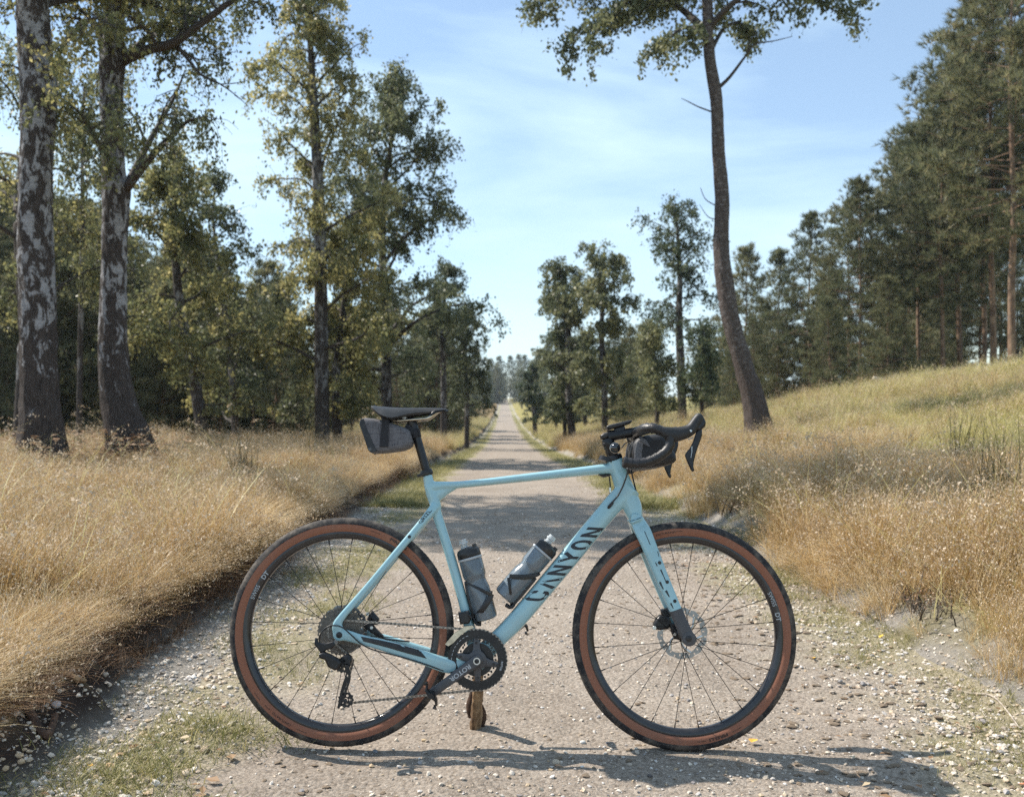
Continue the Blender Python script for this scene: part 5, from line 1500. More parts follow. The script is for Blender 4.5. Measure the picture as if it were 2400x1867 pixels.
btree([(688, 915, 32), (686, 780, 30), (684, 600, 27), (680, 430, 24), (672, 270, 20), (664, 130, 14), (660, 20, 11), (662, -120, 4)], 20, 25, .24, .93, lambda t: np.interp(t, [.2, .42, .62, .78, .93], [1.9, 2.0, 1.35, 1.1, .5]), 44, 34000, .074, M_lf_y, 'tallest slim birch of the clump behind the saddle, its tip above the picture', group=GL_, up=.45)
btree([(722, 915, 22), (716, 820, 20), (728, 700, 15), (745, 560, 9), (750, 470, 4)], 21, 26, .3, .98, lambda t: 1.9 * (1.2 - t), 24, 18000, .075, M_lf_y, 'short forked birch close beside the tallest slim birch', group=GL_)
btree([(826, 905, 24), (824, 800, 22), (820, 640, 18), (815, 500, 15), (822, 380, 12), (838, 280, 8), (842, 175, 3)], 23, 27, .22, .98, lambda t: np.interp(t, [.2, .4, .6, .8, 1], [2.7, 2.6, 2.0, 1.6, .6]), 48, 42000, .08, M_lf_o, 'broad olive birch with spreading limbs directly above the saddle', group=GL_, up=.42,
      limbs=[[(828, 740, .06), (880, 690, .04, -.5), (940, 660, .028, -.6), (1000, 650, .014, -.6), (1040, 690, .006, -.6)], [(820, 560, .05), (870, 500, .035, 0), (920, 470, .02, 0), (960, 480, .008, 0)]])
btree([(946, 935, 15), (946, 820, 13), (944, 720, 11), (948, 640, 8), (952, 560, 4)], 36, 28, .50, .98, lambda t: 1.9 * (1.25 - t), 22, 11000, .10, M_lf_o, 'thin roadside birch behind the saddle nose', group=GL_)
btree([(995, 938, 11), (996, 860, 10), (992, 760, 8), (998, 660, 4)], 38, 29, .48, .98, lambda t: 1.5 * (1.25 - t), 20, 9000, .10, M_lf_o, 'small roadside birch left of the sandy track, right of the saddle', group=GL_)
# right of the track
btree([(1222, 935, 18), (1214, 850, 17), (1212, 720, 14), (1205, 640, 10), (1195, 570, 5)], 36, 31, .30, .98, lambda t: np.interp(t, [.3, .5, .8, 1], [1.0, 1.25, 1.2, .6]), 34, 16000, .11, M_lf_o, 'dark trunked birch right of the far track with a rounded crown', group=GR_)
btree([(1206, 938, 9), (1202, 860, 8), (1198, 760, 6), (1190, 700, 3)], 36.6, 32, .3, .98, lambda t: 1.0 * (1.25 - t), 12, 5000, .10, M_lf_g, 'thin pale stem touching the dark trunked birch', group=GR_)
btree([(1290, 905, 14), (1289, 820, 13), (1283, 720, 11), (1286, 630, 9), (1290, 540, 4)], 34, 33, .22, .98, lambda t: np.interp(t, [.2, .5, .8, 1], [1.0, 1.3, 1.2, .5]), 34, 17000, .11, M_lf_o, 'pale trunked birch with a full crown above the bike computer', group=GR_)
btree([(1456, 880, 20), (1452, 780, 18), (1448, 680, 15), (1450, 590, 11), (1446, 510, 7), (1440, 450, 3)], 29, 34, .42, .98, lambda t: np.interp(t, [.4, .6, .85, 1], [1.2, 1.4, 1.1, .5]), 30, 9000, .085, M_lf_g, 'airy dark birch just left of the leaning tree', group=GR_)
btree([(1400, 900, 10), (1402, 840, 9), (1396, 760, 6), (1400, 690, 3)], 27, 35, .12, .98, lambda t: 1.45 * (1.2 - t), 20, 13000, .08, M_lf_o, 'bushy young birch behind the brake hoods', group=GR_)
btree([(1500, 900, 9), (1496, 830, 8), (1506, 770, 5), (1500, 700, 3)], 26, 36, .1, .98, lambda t: 1.2 * (1.2 - t), 18, 10000, .08, M_lf_g, 'bushy young birch at the foot of the airy dark birch', group=GR_)
btree([(1142, 908, 10), (1138, 870, 9), (1136, 830, 7), (1136, 775, 3)], 62, 37, .22, .98, lambda t: 1.35 * (1.2 - t), 20, 8000, .14, M_lf_g, 'small round dark tree on its own right of the far track', group=GR_, name='small_tree')
btree([(1186, 910, 7), (1186, 870, 6), (1184, 830, 5), (1186, 780, 2)], 66, 38, .35, .98, lambda t: 1.5 * (1.2 - t), 16, 6000, .14, M_lf_o, 'small pale stemmed tree with a long shadow in the far grass', group=GR_, name='small_tree')
# the leaning tree
b, T = trunk_at([(1622, 905, 60), (1607, 850, 46), (1583, 770, 39), (1560, 690, 36), (1545, 600, 35), (1537, 520, 33), (1540, 430, 30), (1533, 330, 27), (1529, 230, 26), (1524, 190, 26), (1512, 110, 24), (1508, 0, 22), (1500, -120, 18), (1512, -260, 12), (1505, -400, 4)], 16)
lm = [limb_at([(1500, 62, .075), (1460, 25, .06, .3), (1425, 5, .05, .4), (1370, 18, .035, .5), (1310, 40, .02, .6), (1260, 60, .010, .7), (1215, 90, .005, .7)], b, 16),
      limb_at([(1425, 5, .04), (1330, -30, .03, .6), (1230, -20, .02, .9), (1150, 10, .008, 1)], b, 16),
      limb_at([(1512, 60, .06), (1560, 10, .045, -.3), (1640, -40, .03, -.5), (1720, -10, .02, -.5), (1790, 30, .008, -.5)], b, 16),
      limb_at([(1512, 100, .04), (1480, 60, .03, -.5), (1440, 70, .02, -.8), (1410, 110, .008, -.9)], b, 16),
      limb_at([(1516, 110, .04), (1545, 60, .03, .5), (1580, 50, .02, .8), (1600, 90, .008, .9)], b, 16)]
wood, C, rn = birch_geo(41, T, .80, .98, lambda t: 2.3 * (1.3 - t) + .6, 14, 30000, .05, .55, .4, limbs=lm, sub=7, dense=.06)
lean = put_tree('leaning_tree', b, wood, C, rn, .078, bark_mat('mottled_grey_bark', (.075, .06, .055), (.22, .20, .20), (.52, .62), 1.5, 12, (1, 1, 2.2)), M_lf_o, 'lone tall tree with a curved leaning trunk on the right of the track', 'tree', None, 41, trunk_sides=18)
bare = [limb_at([(1532, 188, .035), (1556, 165, .028), (1590, 120, .02), (1610, 95, .015), (1650, 88, .010), (1690, 78, .005)], b, 16), limb_at([(1592, 118, .014), (1602, 85, .010), (1625, 60, .006), (1645, 38, .003)], b, 16),
        limb_at([(1522, 240, .016), (1490, 228, .012), (1466, 216, .008), (1453, 210, .004)], b, 16), limb_at([(1530, 440, .012), (1505, 425, .008), (1494, 400, .005)], b, 16), limb_at([(1530, 468, .011), (1510, 462, .008), (1492, 436, .004)], b, 16)]
V, Q = tubes_np([smooth_pts(d_, 5) for d_ in bare], 5)
link('dead_limb', np_mesh('dead_limb', V, [Q], True), M_twig, lean)

# -- pines: a few built, the rest copies
def pine_geo(seed, H, rt, bare, n_br, wide, tuft, dens=1.0, conical=False):
    r = np.random.default_rng(seed)
    z = np.linspace(0, H, 9); lx = np.cumsum(r.normal(0, .05, 9)); ly = np.cumsum(r.normal(0, .05, 9))
    lx -= lx[0]; ly -= ly[0]
    trunk = smooth_pts(np.stack([lx, ly, z, rt * (1 - .85 * z / H)], 1), 4)
    wood, C, D = [trunk], [], []
    for k in range(n_br):
        f = (k + r.random()) / n_br; t = bare + (1 - bare) * f
        p = along(trunk, t); az = k * 2.399 + r.normal(0, .4)
        L = wide * ((1 - f) ** (.8 if conical else .55) * (.45 + .55 * min(1, f * 4)) + .12) * r.uniform(.65, 1.15)
        e = -.15 + .75 * f + r.normal(0, .12)
        m = grow(p[:3], (math.cos(az) * math.cos(e), math.sin(az) * math.cos(e), math.sin(e)), L, max(.012, p[3] * .35), .006, 6, r, -.10, .10)
        wood.append(m)
        nc = max(2, int(L * 1.9 * dens)); dr = (m[-1, :3] - m[0, :3]) / L
        for j in range(nc):
            q = along(m, .38 + .62 * (j + r.random()) / nc)[:3] + r.normal(0, 1, 3) * np.array([.22, .22, .10]) * (.5 + .5 * L / wide)
            for i in range(r.integers(5, 10)):
                o_ = r.normal(0, 1, 3) * np.array([.20, .20, .11]) * (.6 + .5 * L / wide)
                C.append(q + o_); D.append(dr * .5 + o_ * 2.2 + np.array([0, 0, .55]))
    for j in range(10): C.append(trunk[-1, :3] + r.normal(0, .12, 3)); D.append(np.array([0, 0, 1.0]))
    C = np.array(C); D = np.array(D)
    # dead stubs on the bare stem
    for k in range(8):
        t = r.uniform(.04, max(bare, .12)); p = along(trunk, t); az = r.random() * 6.28
        wood.append(grow(p[:3], (math.cos(az), math.sin(az), r.normal(0, .2)), r.uniform(.3, 1.0), .012, .004, 4, r, .1, .15))
    n = 11
    N = len(C) * n
    Cc = np.repeat(C, n, 0); Dd = np.repeat(D, n, 0) + r.normal(0, .62, (N, 3)); Dd /= np.linalg.norm(Dd, axis=1)[:, None]
    w = np.cross(Dd, r.normal(0, 1, (N, 3))); w /= np.linalg.norm(w, axis=1)[:, None]
    ln = tuft * r.uniform(.7, 1.2, (N, 1)); wd = .036 * tuft / .3
    V = np.stack([Cc - w * wd * .5 - Dd * ln * .15, Cc + w * wd * .5 - Dd * ln * .15, Cc + Dd * ln], 1).reshape(-1, 3)
    F = np.arange(N * 3).reshape(-1, 3)
    rnd = np.clip(np.repeat(r.random(len(C)), n) * .55 + .2 + r.normal(0, .1, N), 0, 1)
    return wood, V, F, rnd
def put_pine(geo_, loc, rot, sc, label, group):
    wood, V, F, rnd = geo_
    root = empty('pine_tree', loc); root.rotation_euler.z = rot; root.scale = (sc,) * 3; tag(root, label, 'tree', group)
    Vt, Qt = tubes_np([wood[0]], 9); link('trunk', np_mesh('trunk', Vt, [Qt], True), M_pine, root)
    Vl, Ql = tubes_np(wood[1:], 4); o = link('limb', np_mesh('limb', Vl, [Ql], True), M_pine, root); o['kind'] = 'stuff'
    o = link('crown', np_mesh('crown', V, [F], False, None, {'rnd': ('FACE', 'FLOAT', rnd)}), M_needle, root); o['kind'] = 'stuff'
    return root
pines = []
GPR, GPL = 'pines of the wood on the right', 'pines of the wood on the left'
specs = [(51, 15, .14, .34, 105, 3.7, .33), (52, 17, .15, .42, 105, 3.9, .33), (53, 11, .11, .26, 95, 2.9, .30), (54, 9, .10, .06, 105, 2.9, .30), (55, 14, .12, .45, 90, 3.4, .33), (56, 8, .09, .03, 100, 2.7, .30)]
geos = [pine_geo(*s, conical=(i in (2, 3, 5))) for i, s in enumerate(specs)]
Hs = [s[1] for s in specs]
protos = [None] * len(specs)
rp = random.Random(8)
def pine(kind, x, Y, top=None, label=None, group=None, bx=None, H=None):
    """x, top: where the tree stands and ends in the 2184-wide view"""
    X = (x * 1.0989 - CX) * Y / F_PX; z = gz(X, Y) - .05
    if top is not None: H = CAM_H + (CY - top * 1.0989) * Y / F_PX - z
    sc = H / Hs[kind]
    if protos[kind] is None:
        protos[kind] = put_pine(geos[kind], (X, Y, z), rp.random() * 6.28, sc, label, group); return protos[kind]
    return copy_tree(protos[kind], (X, Y, z), rp.random() * 6.28, sc, label, group)
# recognisable ones on the right, (kind, x, distance, top y, label)
for a in [(1, 2118, 34, -60, 'tall pine with a straight pale bare stem near the right edge'),
          (0, 2160, 31, -140, 'tall pine with a slanting stem at the right edge of the picture'),
          (1, 2046, 38, 90, 'pine with a pale stem and a wide crown left of the tall edge pines'),
          (2, 1834, 36, 395, 'pointed pine with an orange lit stem in the middle of the right wood'),
          (2, 1728, 40, 465, 'pointed blue green pine left of the orange stemmed pine'),
          (3, 1660, 42, 545, 'lower pine right of the leaning tree'),
          (3, 1585, 46, 540, 'narrow pine rising behind the leaning trunk'),
          (4, 1962, 41, 280, 'dark pine with stepped branches on the slope of the right treetops'),
          (5, 1772, 33, 640, 'young pine with a thin pale stem in front of the right wood'),
          (4, 2090, 37, 150, 'slim pine with a bare stem left of the straight pale stem'),
          (1, 1930, 39, 330, 'pine with a thin warm stem on the slope of the right treetops'),
          (4, 1805, 38, 440, 'slim pine close left of the orange lit stem'),
          (0, 2010, 35, 250, 'bulky pine in front of the right wood, left of the pale stemmed pine'),
          (5, 1890, 34, 600, 'bushy young pine below the gap in the right treetops')]:
    pine(*a, group=GPR)
# the rest of both woods
def where(x, rows):
    return next(t for m_, t in rows if x < m_)
lab_r = 'pine deep in the wood on the right'; lab_l = 'dark pine in the wood behind the left birches'
for k in range(30):
    Y = 38 + 40 * rp.random() ** 1.1; x = rp.uniform(1560, 2500)
    tp = np.interp(x, [1560, 1680, 1850, 2000, 2184, 2500], [600, 570, 470, 380, 250, 150]) + rp.uniform(70, 300)
    pine(rp.randrange(6), x, Y, top=tp, label=lab_r + where(x, ((1700, ', left of the pointed pines'), (1860, ', about the orange lit stem'), (2020, ', below the gap in the treetops'), (2184, ', about the tall edge pines'), (9999, ', beyond the right edge'))), group=GPR)
for k in range(22):
    Y = 40 + 40 * rp.random(); x = rp.uniform(1300, 1600)
    pine(rp.choice((2, 3, 5)), x, Y, top=rp.uniform(690, 790), label='low pine in the gap between the right birches and the leaning tree', group='low pines behind the right birches')
for k in range(86):
    Y = 24 + 36 * rp.random() ** 1.2; x = rp.uniform(-350, 640)
    tp = np.interp(x, [-350, 0, 200, 420, 640], [150, 330, 430, 500, 620]) + rp.uniform(0, 240)
    pine(rp.randrange(6), x, Y, top=tp, label=lab_l + where(x, ((60, ', left of the thickest birch'), (220, ', between the two thick birches'), (400, ', just right of the leaning foot'), (560, ', about the bent birch'), (999, ', left of the slim birch'))), group=GPL)
for k in range(30):
    Y = 40 + 40 * rp.random(); x = rp.uniform(600, 960)
    pine(rp.choice((2, 3, 5)), x, Y, top=rp.uniform(640, 780), label='pine in the shade behind the birches above the saddle', group='pines behind the saddle birches')
for k in range(24):
    Y = rp.uniform(40, 62); x = rp.uniform(1540, 2400)
    pine(rp.choice((3, 5)), x, Y, H=rp.uniform(2.2, 4.5), label='low young pine at the foot of the right wood' + where(x, ((1750, ', near the leaning tree'), (1950, ', near the orange lit stem'), (9999, ', near the right edge'))), group='young pines under the right wood')
for k in range(40):
    Y = rp.uniform(24, 46); x = rp.uniform(-300, 640)
    pine(rp.choice((3, 5)), x, Y, H=rp.uniform(2.0, 4.5), label='low young pine in the shade of the left wood' + where(x, ((150, ', by the left edge'), (380, ', by the bent birch'), (999, ', by the slim birch'))), group='young pines under the left wood')
# avenue along the far track
far = [o for o in COL.objects if o.get('group') in (GL_, GR_) and ('roadside' in o['label'] or 'small' in o['label'] or 'rounded crown' in o['label'] or 'full crown' in o['label'])]
for k in range(44):
    Y = 66 + 190 * (k / 44.0) ** 1.3; side = -1 if k % 2 == 0 else 1
    u = side * rp.uniform(2.9, 6.5) if k % 4 < 2 else side * rp.uniform(4, 12)
    X = u + float(road_x(Y)) + .2
    h = rp.uniform(.75, 1.25)
    copy_tree(rp.choice(far), (X, Y, gz(X, Y)), rp.random() * 6.28, (h * 1.1, h * 1.1, h), 'tree lining the far end of the track ' + ('on its left' if side < 0 else 'on its right'), 'trees lining the far track, ' + ('left' if side < 0 else 'right'))
for k in range(26):
    Y = rp.uniform(255, 330); x = rp.uniform(1010, 1140)
    pine(rp.choice((2, 3, 5)), x, Y, top=rp.uniform(755, 815), label='bluish conifer closing the far end of the track', group='conifers at the far end')
# ------------------------------------------------------------------ grass and ground cover
rg = np.random.default_rng(77)
def tuft(seed, nb, h0, h1, spread, lean, w, heads=0.0, head_n=5, head_s=.012, arch=.25, flow=0.0, tint=(.2, .9)):
    """a tuft of tapering, arching blades, some with a loose seed head"""
    r = np.random.default_rng(seed)
    V, Q, rn, mt, hv, hr = [], [], [], [], [], []
    for k in range(nb):
        h = r.uniform(h0, h1); a = r.random() * 6.283; rad = spread * math.sqrt(r.random())
        p = np.array([rad * math.cos(a), rad * math.sin(a), -.02])
        b = r.random() * 6.283; ln = abs(r.normal(lean, lean * .6))
        d = np.array([math.cos(b) * ln + flow, math.sin(b) * ln, 1.0]); d /= np.linalg.norm(d)
        side = np.array([-math.sin(b + r.normal(0, .8)), math.cos(b), 0.0]); side /= np.linalg.norm(side)
        ww = w * r.uniform(.6, 1.3); ti = r.uniform(*tint)
        o = len(V); K = 5; q = p.copy(); dd = d.copy()
        for i in range(K):
            f = i / (K - 1); wi = ww * (1 - f * .85) * .5
            V += [q - side * wi, q + side * wi]
            dd = dd + np.array([math.cos(b) * arch, math.sin(b) * arch, -arch * .9 * f]) * r.uniform(.3, 1.2); dd /= np.linalg.norm(dd)
            q = q + dd * h / (K - 1)
        for i in range(K - 1):
            Q.append((o + 2 * i, o + 2 * i + 1, o + 2 * i + 3, o + 2 * i + 2)); rn.append(ti); mt.append(0)
        if r.random() < heads:
            tip = (V[-1] + V[-2]) / 2
            for j in range(head_n):
                c = tip - dd * r.uniform(0, .10) + r.normal(0, .014, 3)
                u = r.normal(0, 1, 3); u[2] += 1; u /= np.linalg.norm(u); s_ = np.cross(u, r.normal(0, 1, 3)); s_ /= np.linalg.norm(s_)
                L = head_s * r.uniform(.6, 1.4); o = len(V)
                V += [c - u * L * .5, c + s_ * L * .25, c + u * L * .5, c - s_ * L * .25]
                Q.append((o, o + 1, o + 2, o + 3)); rn.append(r.uniform(.3, 1)); mt.append(1)
    return np.array(V), [np.array(Q)], np.array(rn), np.array(mt)
STRAW = [(0, (.11, .105, .035)), (.2, (.25, .165, .06)), (.45, (.44, .285, .115)), (.7, (.55, .39, .19)), (1, (.66, .55, .35))]
STRAW2 = [(0, (.15, .16, .05)), (.3, (.33, .30, .10)), (.6, (.52, .46, .19)), (1, (.66, .60, .32))]
GREENG = [(0, (.11, .12, .04)), (.4, (.24, .225, .08)), (.7, (.38, .33, .14)), (1, (.48, .42, .22))]
M_straw = foliage_mat('dry_grass_blade', STRAW, .35, .5, .3)
M_head = foliage_mat('pale_seed_head', [(0, (.30, .20, .11)), (.5, (.48, .36, .24)), (1, (.64, .54, .42))], .3, .6, .2)
M_straw2 = foliage_mat('pale_yellow_blade', STRAW2, .35, .5, .3)
M_green = foliage_mat('short_green_blade', GREENG, .35, .5, .3)
M_litter0 = foliage_mat('withered_flower', [(0, (.10, .05, .03)), (.6, (.26, .15, .09)), (1, (.40, .27, .18))], .2, .6)
M_rush = foliage_mat('rush_stem', [(0, (.025, .028, .012)), (.5, (.06, .065, .025)), (1, (.14, .115, .05))], .25, .5, .3)
T_dry = [tuft(100 + k, 46, .12, .37, .085, .24, .0036, .30, 6, .011, .16, .05 * k / 6) for k in range(6)]
T_arch = [tuft(120 + k, 34, .24, .46, .07, .35, .0034, .25, 5, .011, .42, .5, (.45, 1)) for k in range(5)]
T_pale = [tuft(140 + k, 50, .08, .24, .12, .35, .0036, .2, 4, .012, .25) for k in range(5)]
T_short = [tuft(160 + k, 22, .03, .085, .06, .5, .0028, 0, arch=.3, tint=(0, .9)) for k in range(5)]
T_rush = [tuft(180 + k, 70, .45, .85, .12, .16, .0065, .3, 6, .014, .06, tint=(0, .8)) for k in range(3)]

def scat(name, label, T, mats, n, cond, y0, y1, u0, u1, s0, s1, ypow=1.0, zoff=0.0, rot_fn=None, margin=1.0):
    Y = y0 + (y1 - y0) * rg.random(n) ** ypow; u = u0 + (u1 - u0) * rg.random(n)
    X = u + road_x(Y)
    k = in_view(X, Y, margin) & (rg.random(n) < cond(u, X, Y)); X, Y, u = X[k], Y[k], u[k]; N = len(X)
    P = np.stack([X, Y, ground_z(X, Y) + zoff], -1)
    rz = rg.random(N) * 6.283 if rot_fn is None else rot_fn(u, X, Y) + rg.normal(0, .45, N)
    rot = np.stack([rg.normal(0, .08, N), rg.normal(0, .08, N), rz], -1)
    o = scatter(name, T, P, rot, (s0 + (s1 - s0) * rg.random(N)) * (.55 + .9 * vnoise(X, Y, .75, 91) * (.5 + vnoise(X, Y, .28, 92))), rg.integers(0, len(T), N), mats)
    tag(o, label, 'grass'); return o
one = lambda u, X, Y: np.ones_like(u)
patch = lambda s, k, lo=.0, gain=1.6: (lambda u, X, Y: np.clip(lo + (vnoise(X, Y, s, k) - .25) * gain, 0, 1))
# left field: tall golden grass
left_d = lambda u, X, Y: np.clip(.3 + (vnoise(X, Y, .45, 41) - .25) * 1.7, .06, 1) * (u < UL - .16)
scat('tall_grass', 'tall golden dry grass with pale seed heads on the left bank', T_dry, [M_straw, M_head], 15000, left_d, 2.6, 15, -9, UL - .12, .75, 1.15, 1.0)
scat('tall_grass', 'golden dry grass spreading back towards the left wood', T_dry, [M_straw, M_head], 12000, left_d, 14, 34, -20, UL - .1, 1.0, 1.5, 1.0)
scat('tall_grass', 'sandy yellow grass along the left of the far track', T_dry, [M_straw2, M_head], 9000, left_d, 30, 120, -14, -1.5, 1.1, 1.7, 1.4)
# blades hanging over the eroded edge
edge_l = lambda u, X, Y: (np.abs(u - (UL - .22)) < .13) * .9
scat('overhanging_grass', 'long bleached blades arching over the eroded left bank', T_arch, [M_straw, M_head], 5200, edge_l, 2.6, 22, -2.1, -1.5, .6, 1.05, 1.5, 0, lambda u, X, Y: 0 * u)
foot_l = lambda u, X, Y: np.clip(1 - np.abs(u + 1.12) / .42, 0, 1) * np.clip((vnoise(X, Y, .35, 51) - .38) * 3, 0, 1)
scat('short_grass', 'short yellow green grass between the pebbles left of the track', T_short, [M_green], 6500, foot_l, 2.5, 12, -1.6, -.7, .7, 1.3, 1.2)
scat('short_grass', 'pale green verge grass left of the far track', T_short, [M_green], 9000, lambda u, X, Y: np.clip(1.1 - np.abs(u + 1.3) / .35, 0, 1), 10, 150, -1.7, -.85, 1.0, 2.4, 2.2)
foot_r = lambda u, X, Y: np.clip(1 - np.abs(u - 1.55) / .42, 0, 1) * np.clip((vnoise(X, Y, .35, 53) - .3) * 2.6, 0, 1)
scat('short_grass', 'short yellow green grass between the pebbles right of the track', T_short, [M_green], 10000, foot_r, 2.5, 12, 1.05, 2.1, .7, 1.3, 1.2)
scat('short_grass', 'pale green verge grass right of the far track', T_short, [M_green], 9000, lambda u, X, Y: np.clip(1.1 - np.abs(u - 1.4) / .35, 0, 1), 10, 150, 1.0, 1.9, 1.0, 2.4, 2.2)
# right: golden tussocks near the track, paler shorter grass up the hillock
right_g = lambda u, X, Y: np.clip(.05 + (vnoise(X, Y, .75, 61) - .3) * 2.6 + .5 * np.exp(-((u - 2.1) / .35) ** 2), 0, 1) * np.clip((u - 1.80 + .45 * (vnoise(X, Y, .6, 62) - .5)) * 7, 0, 1) * np.clip(1.45 - (u - 1.8) / 2.1, .06, 1)
scat('tall_grass', 'golden tussock grass at the right edge of the track', T_dry, [M_straw, M_head], 15000, right_g, 2.6, 16, 1.65, 8, .75, 1.25, 1.0)
scat('tall_grass', 'golden grass right of the far track', T_dry, [M_straw, M_head], 7000, lambda u, X, Y: right_g(u, X, Y) * .85 + .12, 15, 40, 1.75, 9, .9, 1.5, 1.0)
scat('tall_grass', 'sandy yellow grass right of the far track', T_dry, [M_straw2, M_head], 8000, one, 36, 120, 1.8, 16, 1.0, 1.6, 1.4)
right_p = lambda u, X, Y: np.clip(.3 + (vnoise(X, Y, 1.4, 71) - .2) * 1.4, .1, 1) * np.clip((u - 2.4) / 1.5, 0, 1)
scat('pale_grass', 'pale yellow green grass covering the hillock on the right', T_pale, [M_straw2, M_head], 21000, right_p, 4.5, 20, 2.2, 14, .8, 1.4, 1.0)
scat('pale_grass', 'thin pale grass along the crest in front of the right wood', T_pale, [M_straw2, M_head], 12000, one, 18, 40, 2.5, 26, 1.2, 2.2, 1.0)
scat('tall_grass', 'thin tall grass along the crest of the hillock', T_dry, [M_straw2, M_head], 2600, lambda u, X, Y: np.clip((vnoise(X, Y, 2.5, 73) - .3) * 2, 0, 1), 13, 34, 4, 24, .9, 1.5, 1.0)
over_r = lambda u, X, Y: (np.abs(u - 1.95) < .2) * np.clip((vnoise(X, Y, .7, 81) - .2) * 1.8, 0, 1)
scat('overhanging_grass', 'bleached blades arching over the right verge', T_arch, [M_straw, M_head], 1300, over_r, 2.8, 16, 1.7, 2.2, .5, .9, 1.3, 0, lambda u, X, Y: 0 * u + math.pi)
# long bent stalks standing out of the grass
T_stalk = [tuft(220 + k, 7, .35, .70, .10, .55, .0040, .8, 12, .014, .30, tint=(.5, 1)) for k in range(5)]
scat('bent_stalks', 'long bent pale stalks leaning out of the left grass', T_stalk, [M_straw2, M_head], 1500, left_d, 2.8, 14, -8, UL - .1, .7, 1.3, 1.0)
scat('bent_stalks', 'long bent pale stalks leaning out of the right grass', T_stalk, [M_straw2, M_head], 1300, right_g, 2.8, 14, 1.75, 7, .7, 1.3, 1.0)
# dark heather-like ground growth in patches
T_heath = [tuft(240 + k, 34, .06, .22, .14, .5, .006, .6, 5, .012, .3, tint=(0, .6)) for k in range(4)]
M_heath = foliage_mat('heather_sprig', [(0, (.03, .028, .02)), (.5, (.075, .055, .04)), (1, (.16, .11, .08))], .2, .6)
scat('heather', 'dark brown heather in patches among the right grass', T_heath, [M_heath, M_litter0], 5200, lambda u, X, Y: np.clip((vnoise(X, Y, 1.3, 95) - .58) * 5, 0, 1) * (u > 1.9), 3.5, 26, 1.9, 14, .8, 1.5, 1.0)
scat('heather', 'dark brown heather along the top of the left bank', T_heath, [M_heath, M_litter0], 2600, lambda u, X, Y: np.clip((vnoise(X, Y, .9, 96) - .5) * 4, 0, 1) * (np.abs(u - UL + .35) < .3), 2.8, 26, -2.4, -1.7, .6, 1.2, 1.3)
# fallen leaves caught in the grass and on the pebbles
def leaf_t(seed):
    r = np.random.default_rng(seed); V = np.array([(-.5, 0, 0), (-.1, .3, .06), (.5, 0, .02), (-.1, -.3, .08)]) + r.normal(0, .03, (4, 3))
    return V, [np.array([[0, 1, 2, 3]])], np.array([r.random()]), np.array([0])
M_litter = foliage_mat('brown_leaf_litter', [(0, (.12, .06, .03)), (.4, (.26, .15, .08)), (.7, (.40, .28, .17)), (1, (.52, .42, .28))], .2, .5)
foot_b = lambda u, X, Y: np.clip(1.2 - np.hypot(X + 5.3, Y - 10.7) / 1.2, 0, 1) + np.clip(1.2 - np.hypot(X + 4.7, Y - 11.4) / 1.2, 0, 1)
o = scat('leaf_litter', 'brown leaves heaped round the feet of the thick birches', [leaf_t(k) for k in range(5)], [M_litter], 5200, foot_b, 8.8, 13, -7.5, -3, .05, .10, 1.0, .22); o['category'] = 'leaves'
n0 = 20
co = np.zeros(len(o.data.vertices) * 3, np.float32); o.data.vertices.foreach_get('co', co); co = co.reshape(-1, 3)
co[n0:, 2] += (rg.random(len(co) - n0) ** 1.5 * .30).astype(np.float32); o.data.vertices.foreach_set('co', co.ravel())
o = scat('leaf_litter', 'small brown leaves scattered on the pebbly verges', [leaf_t(k) for k in range(5)], [M_litter], 1400, lambda u, X, Y: (np.abs(u) > .85) * .6, 2.5, 11, -1.8, 2.2, .018, .04, 1.2, .012); o['category'] = 'leaves'
o = scat('soil_crumbs', 'dark crumbs of soil and roots on the eroded bank', [pebble(30 + k) for k in range(5)], [mat('dark_humus', (.045, .032, .026), .95, 0, .4, 60)], 5000, lambda u, X, Y: (np.abs(u - (UL - .10)) < .16) * .9, 2.5, 16, -2.0, -1.4, .006, .028, 1.4, .0); o['category'] = 'soil'
# roots and withered stems on the bank face
T_root = [tuft(200 + k, 16, .06, .20, .06, .9, .003, 0, arch=.6, flow=.8, tint=(0, .5)) for k in range(4)]
scat('withered_roots', 'withered stems and roots hanging from the eroded bank', T_root, [M_litter], 5200, lambda u, X, Y: (np.abs(u - (UL - .1)) < .16) * 1.0, 2.5, 18, -2.0, -1.4, .6, 1.3, 1.5, .02, lambda u, X, Y: 0 * u)

# rush clumps: each one a plant of its own
def rush(x, y, Y, s, label, k, rot=0.0, mats=None):
    X = (x * 1.0989 - CX) * Y / F_PX
    V, pl, rn, mt = T_rush[k]
    o = link('rush_clump', np_mesh('rush_clump', V, pl, False, mt, {'rnd': ('FACE', 'FLOAT', rn)}), mats or [M_rush, M_head])
    o.location = (X, Y, gz(X, Y)); o.scale = (s * 1.1, s * 1.1, s); o.rotation_euler.z = rot
    tag(o, label, 'plant', 'rush clumps in the grass'); return o
rush(520, 0, 9.5, .95, 'olive green rush clump in the golden grass between leaning birch and saddle bag', 0)
rush(655, 0, 12.5, 1.0, 'rush clump in the grass just left of the saddle bag', 1, 1)
rush(2045, 0, 8.0, .85, 'dark upright rush clump on the hillock at the right', 2, 2)
rush(2130, 0, 6.0, .95, 'tall rush clump with arching stems by the right edge of the picture', 0, 3)
rush(450, 0, 13.5, .9, 'small rush clump in front of the bent birch', 2, 4)
rush(175, 0, 12.5, .95, 'rush clump between the feet of the two thick birches', 1, 5)

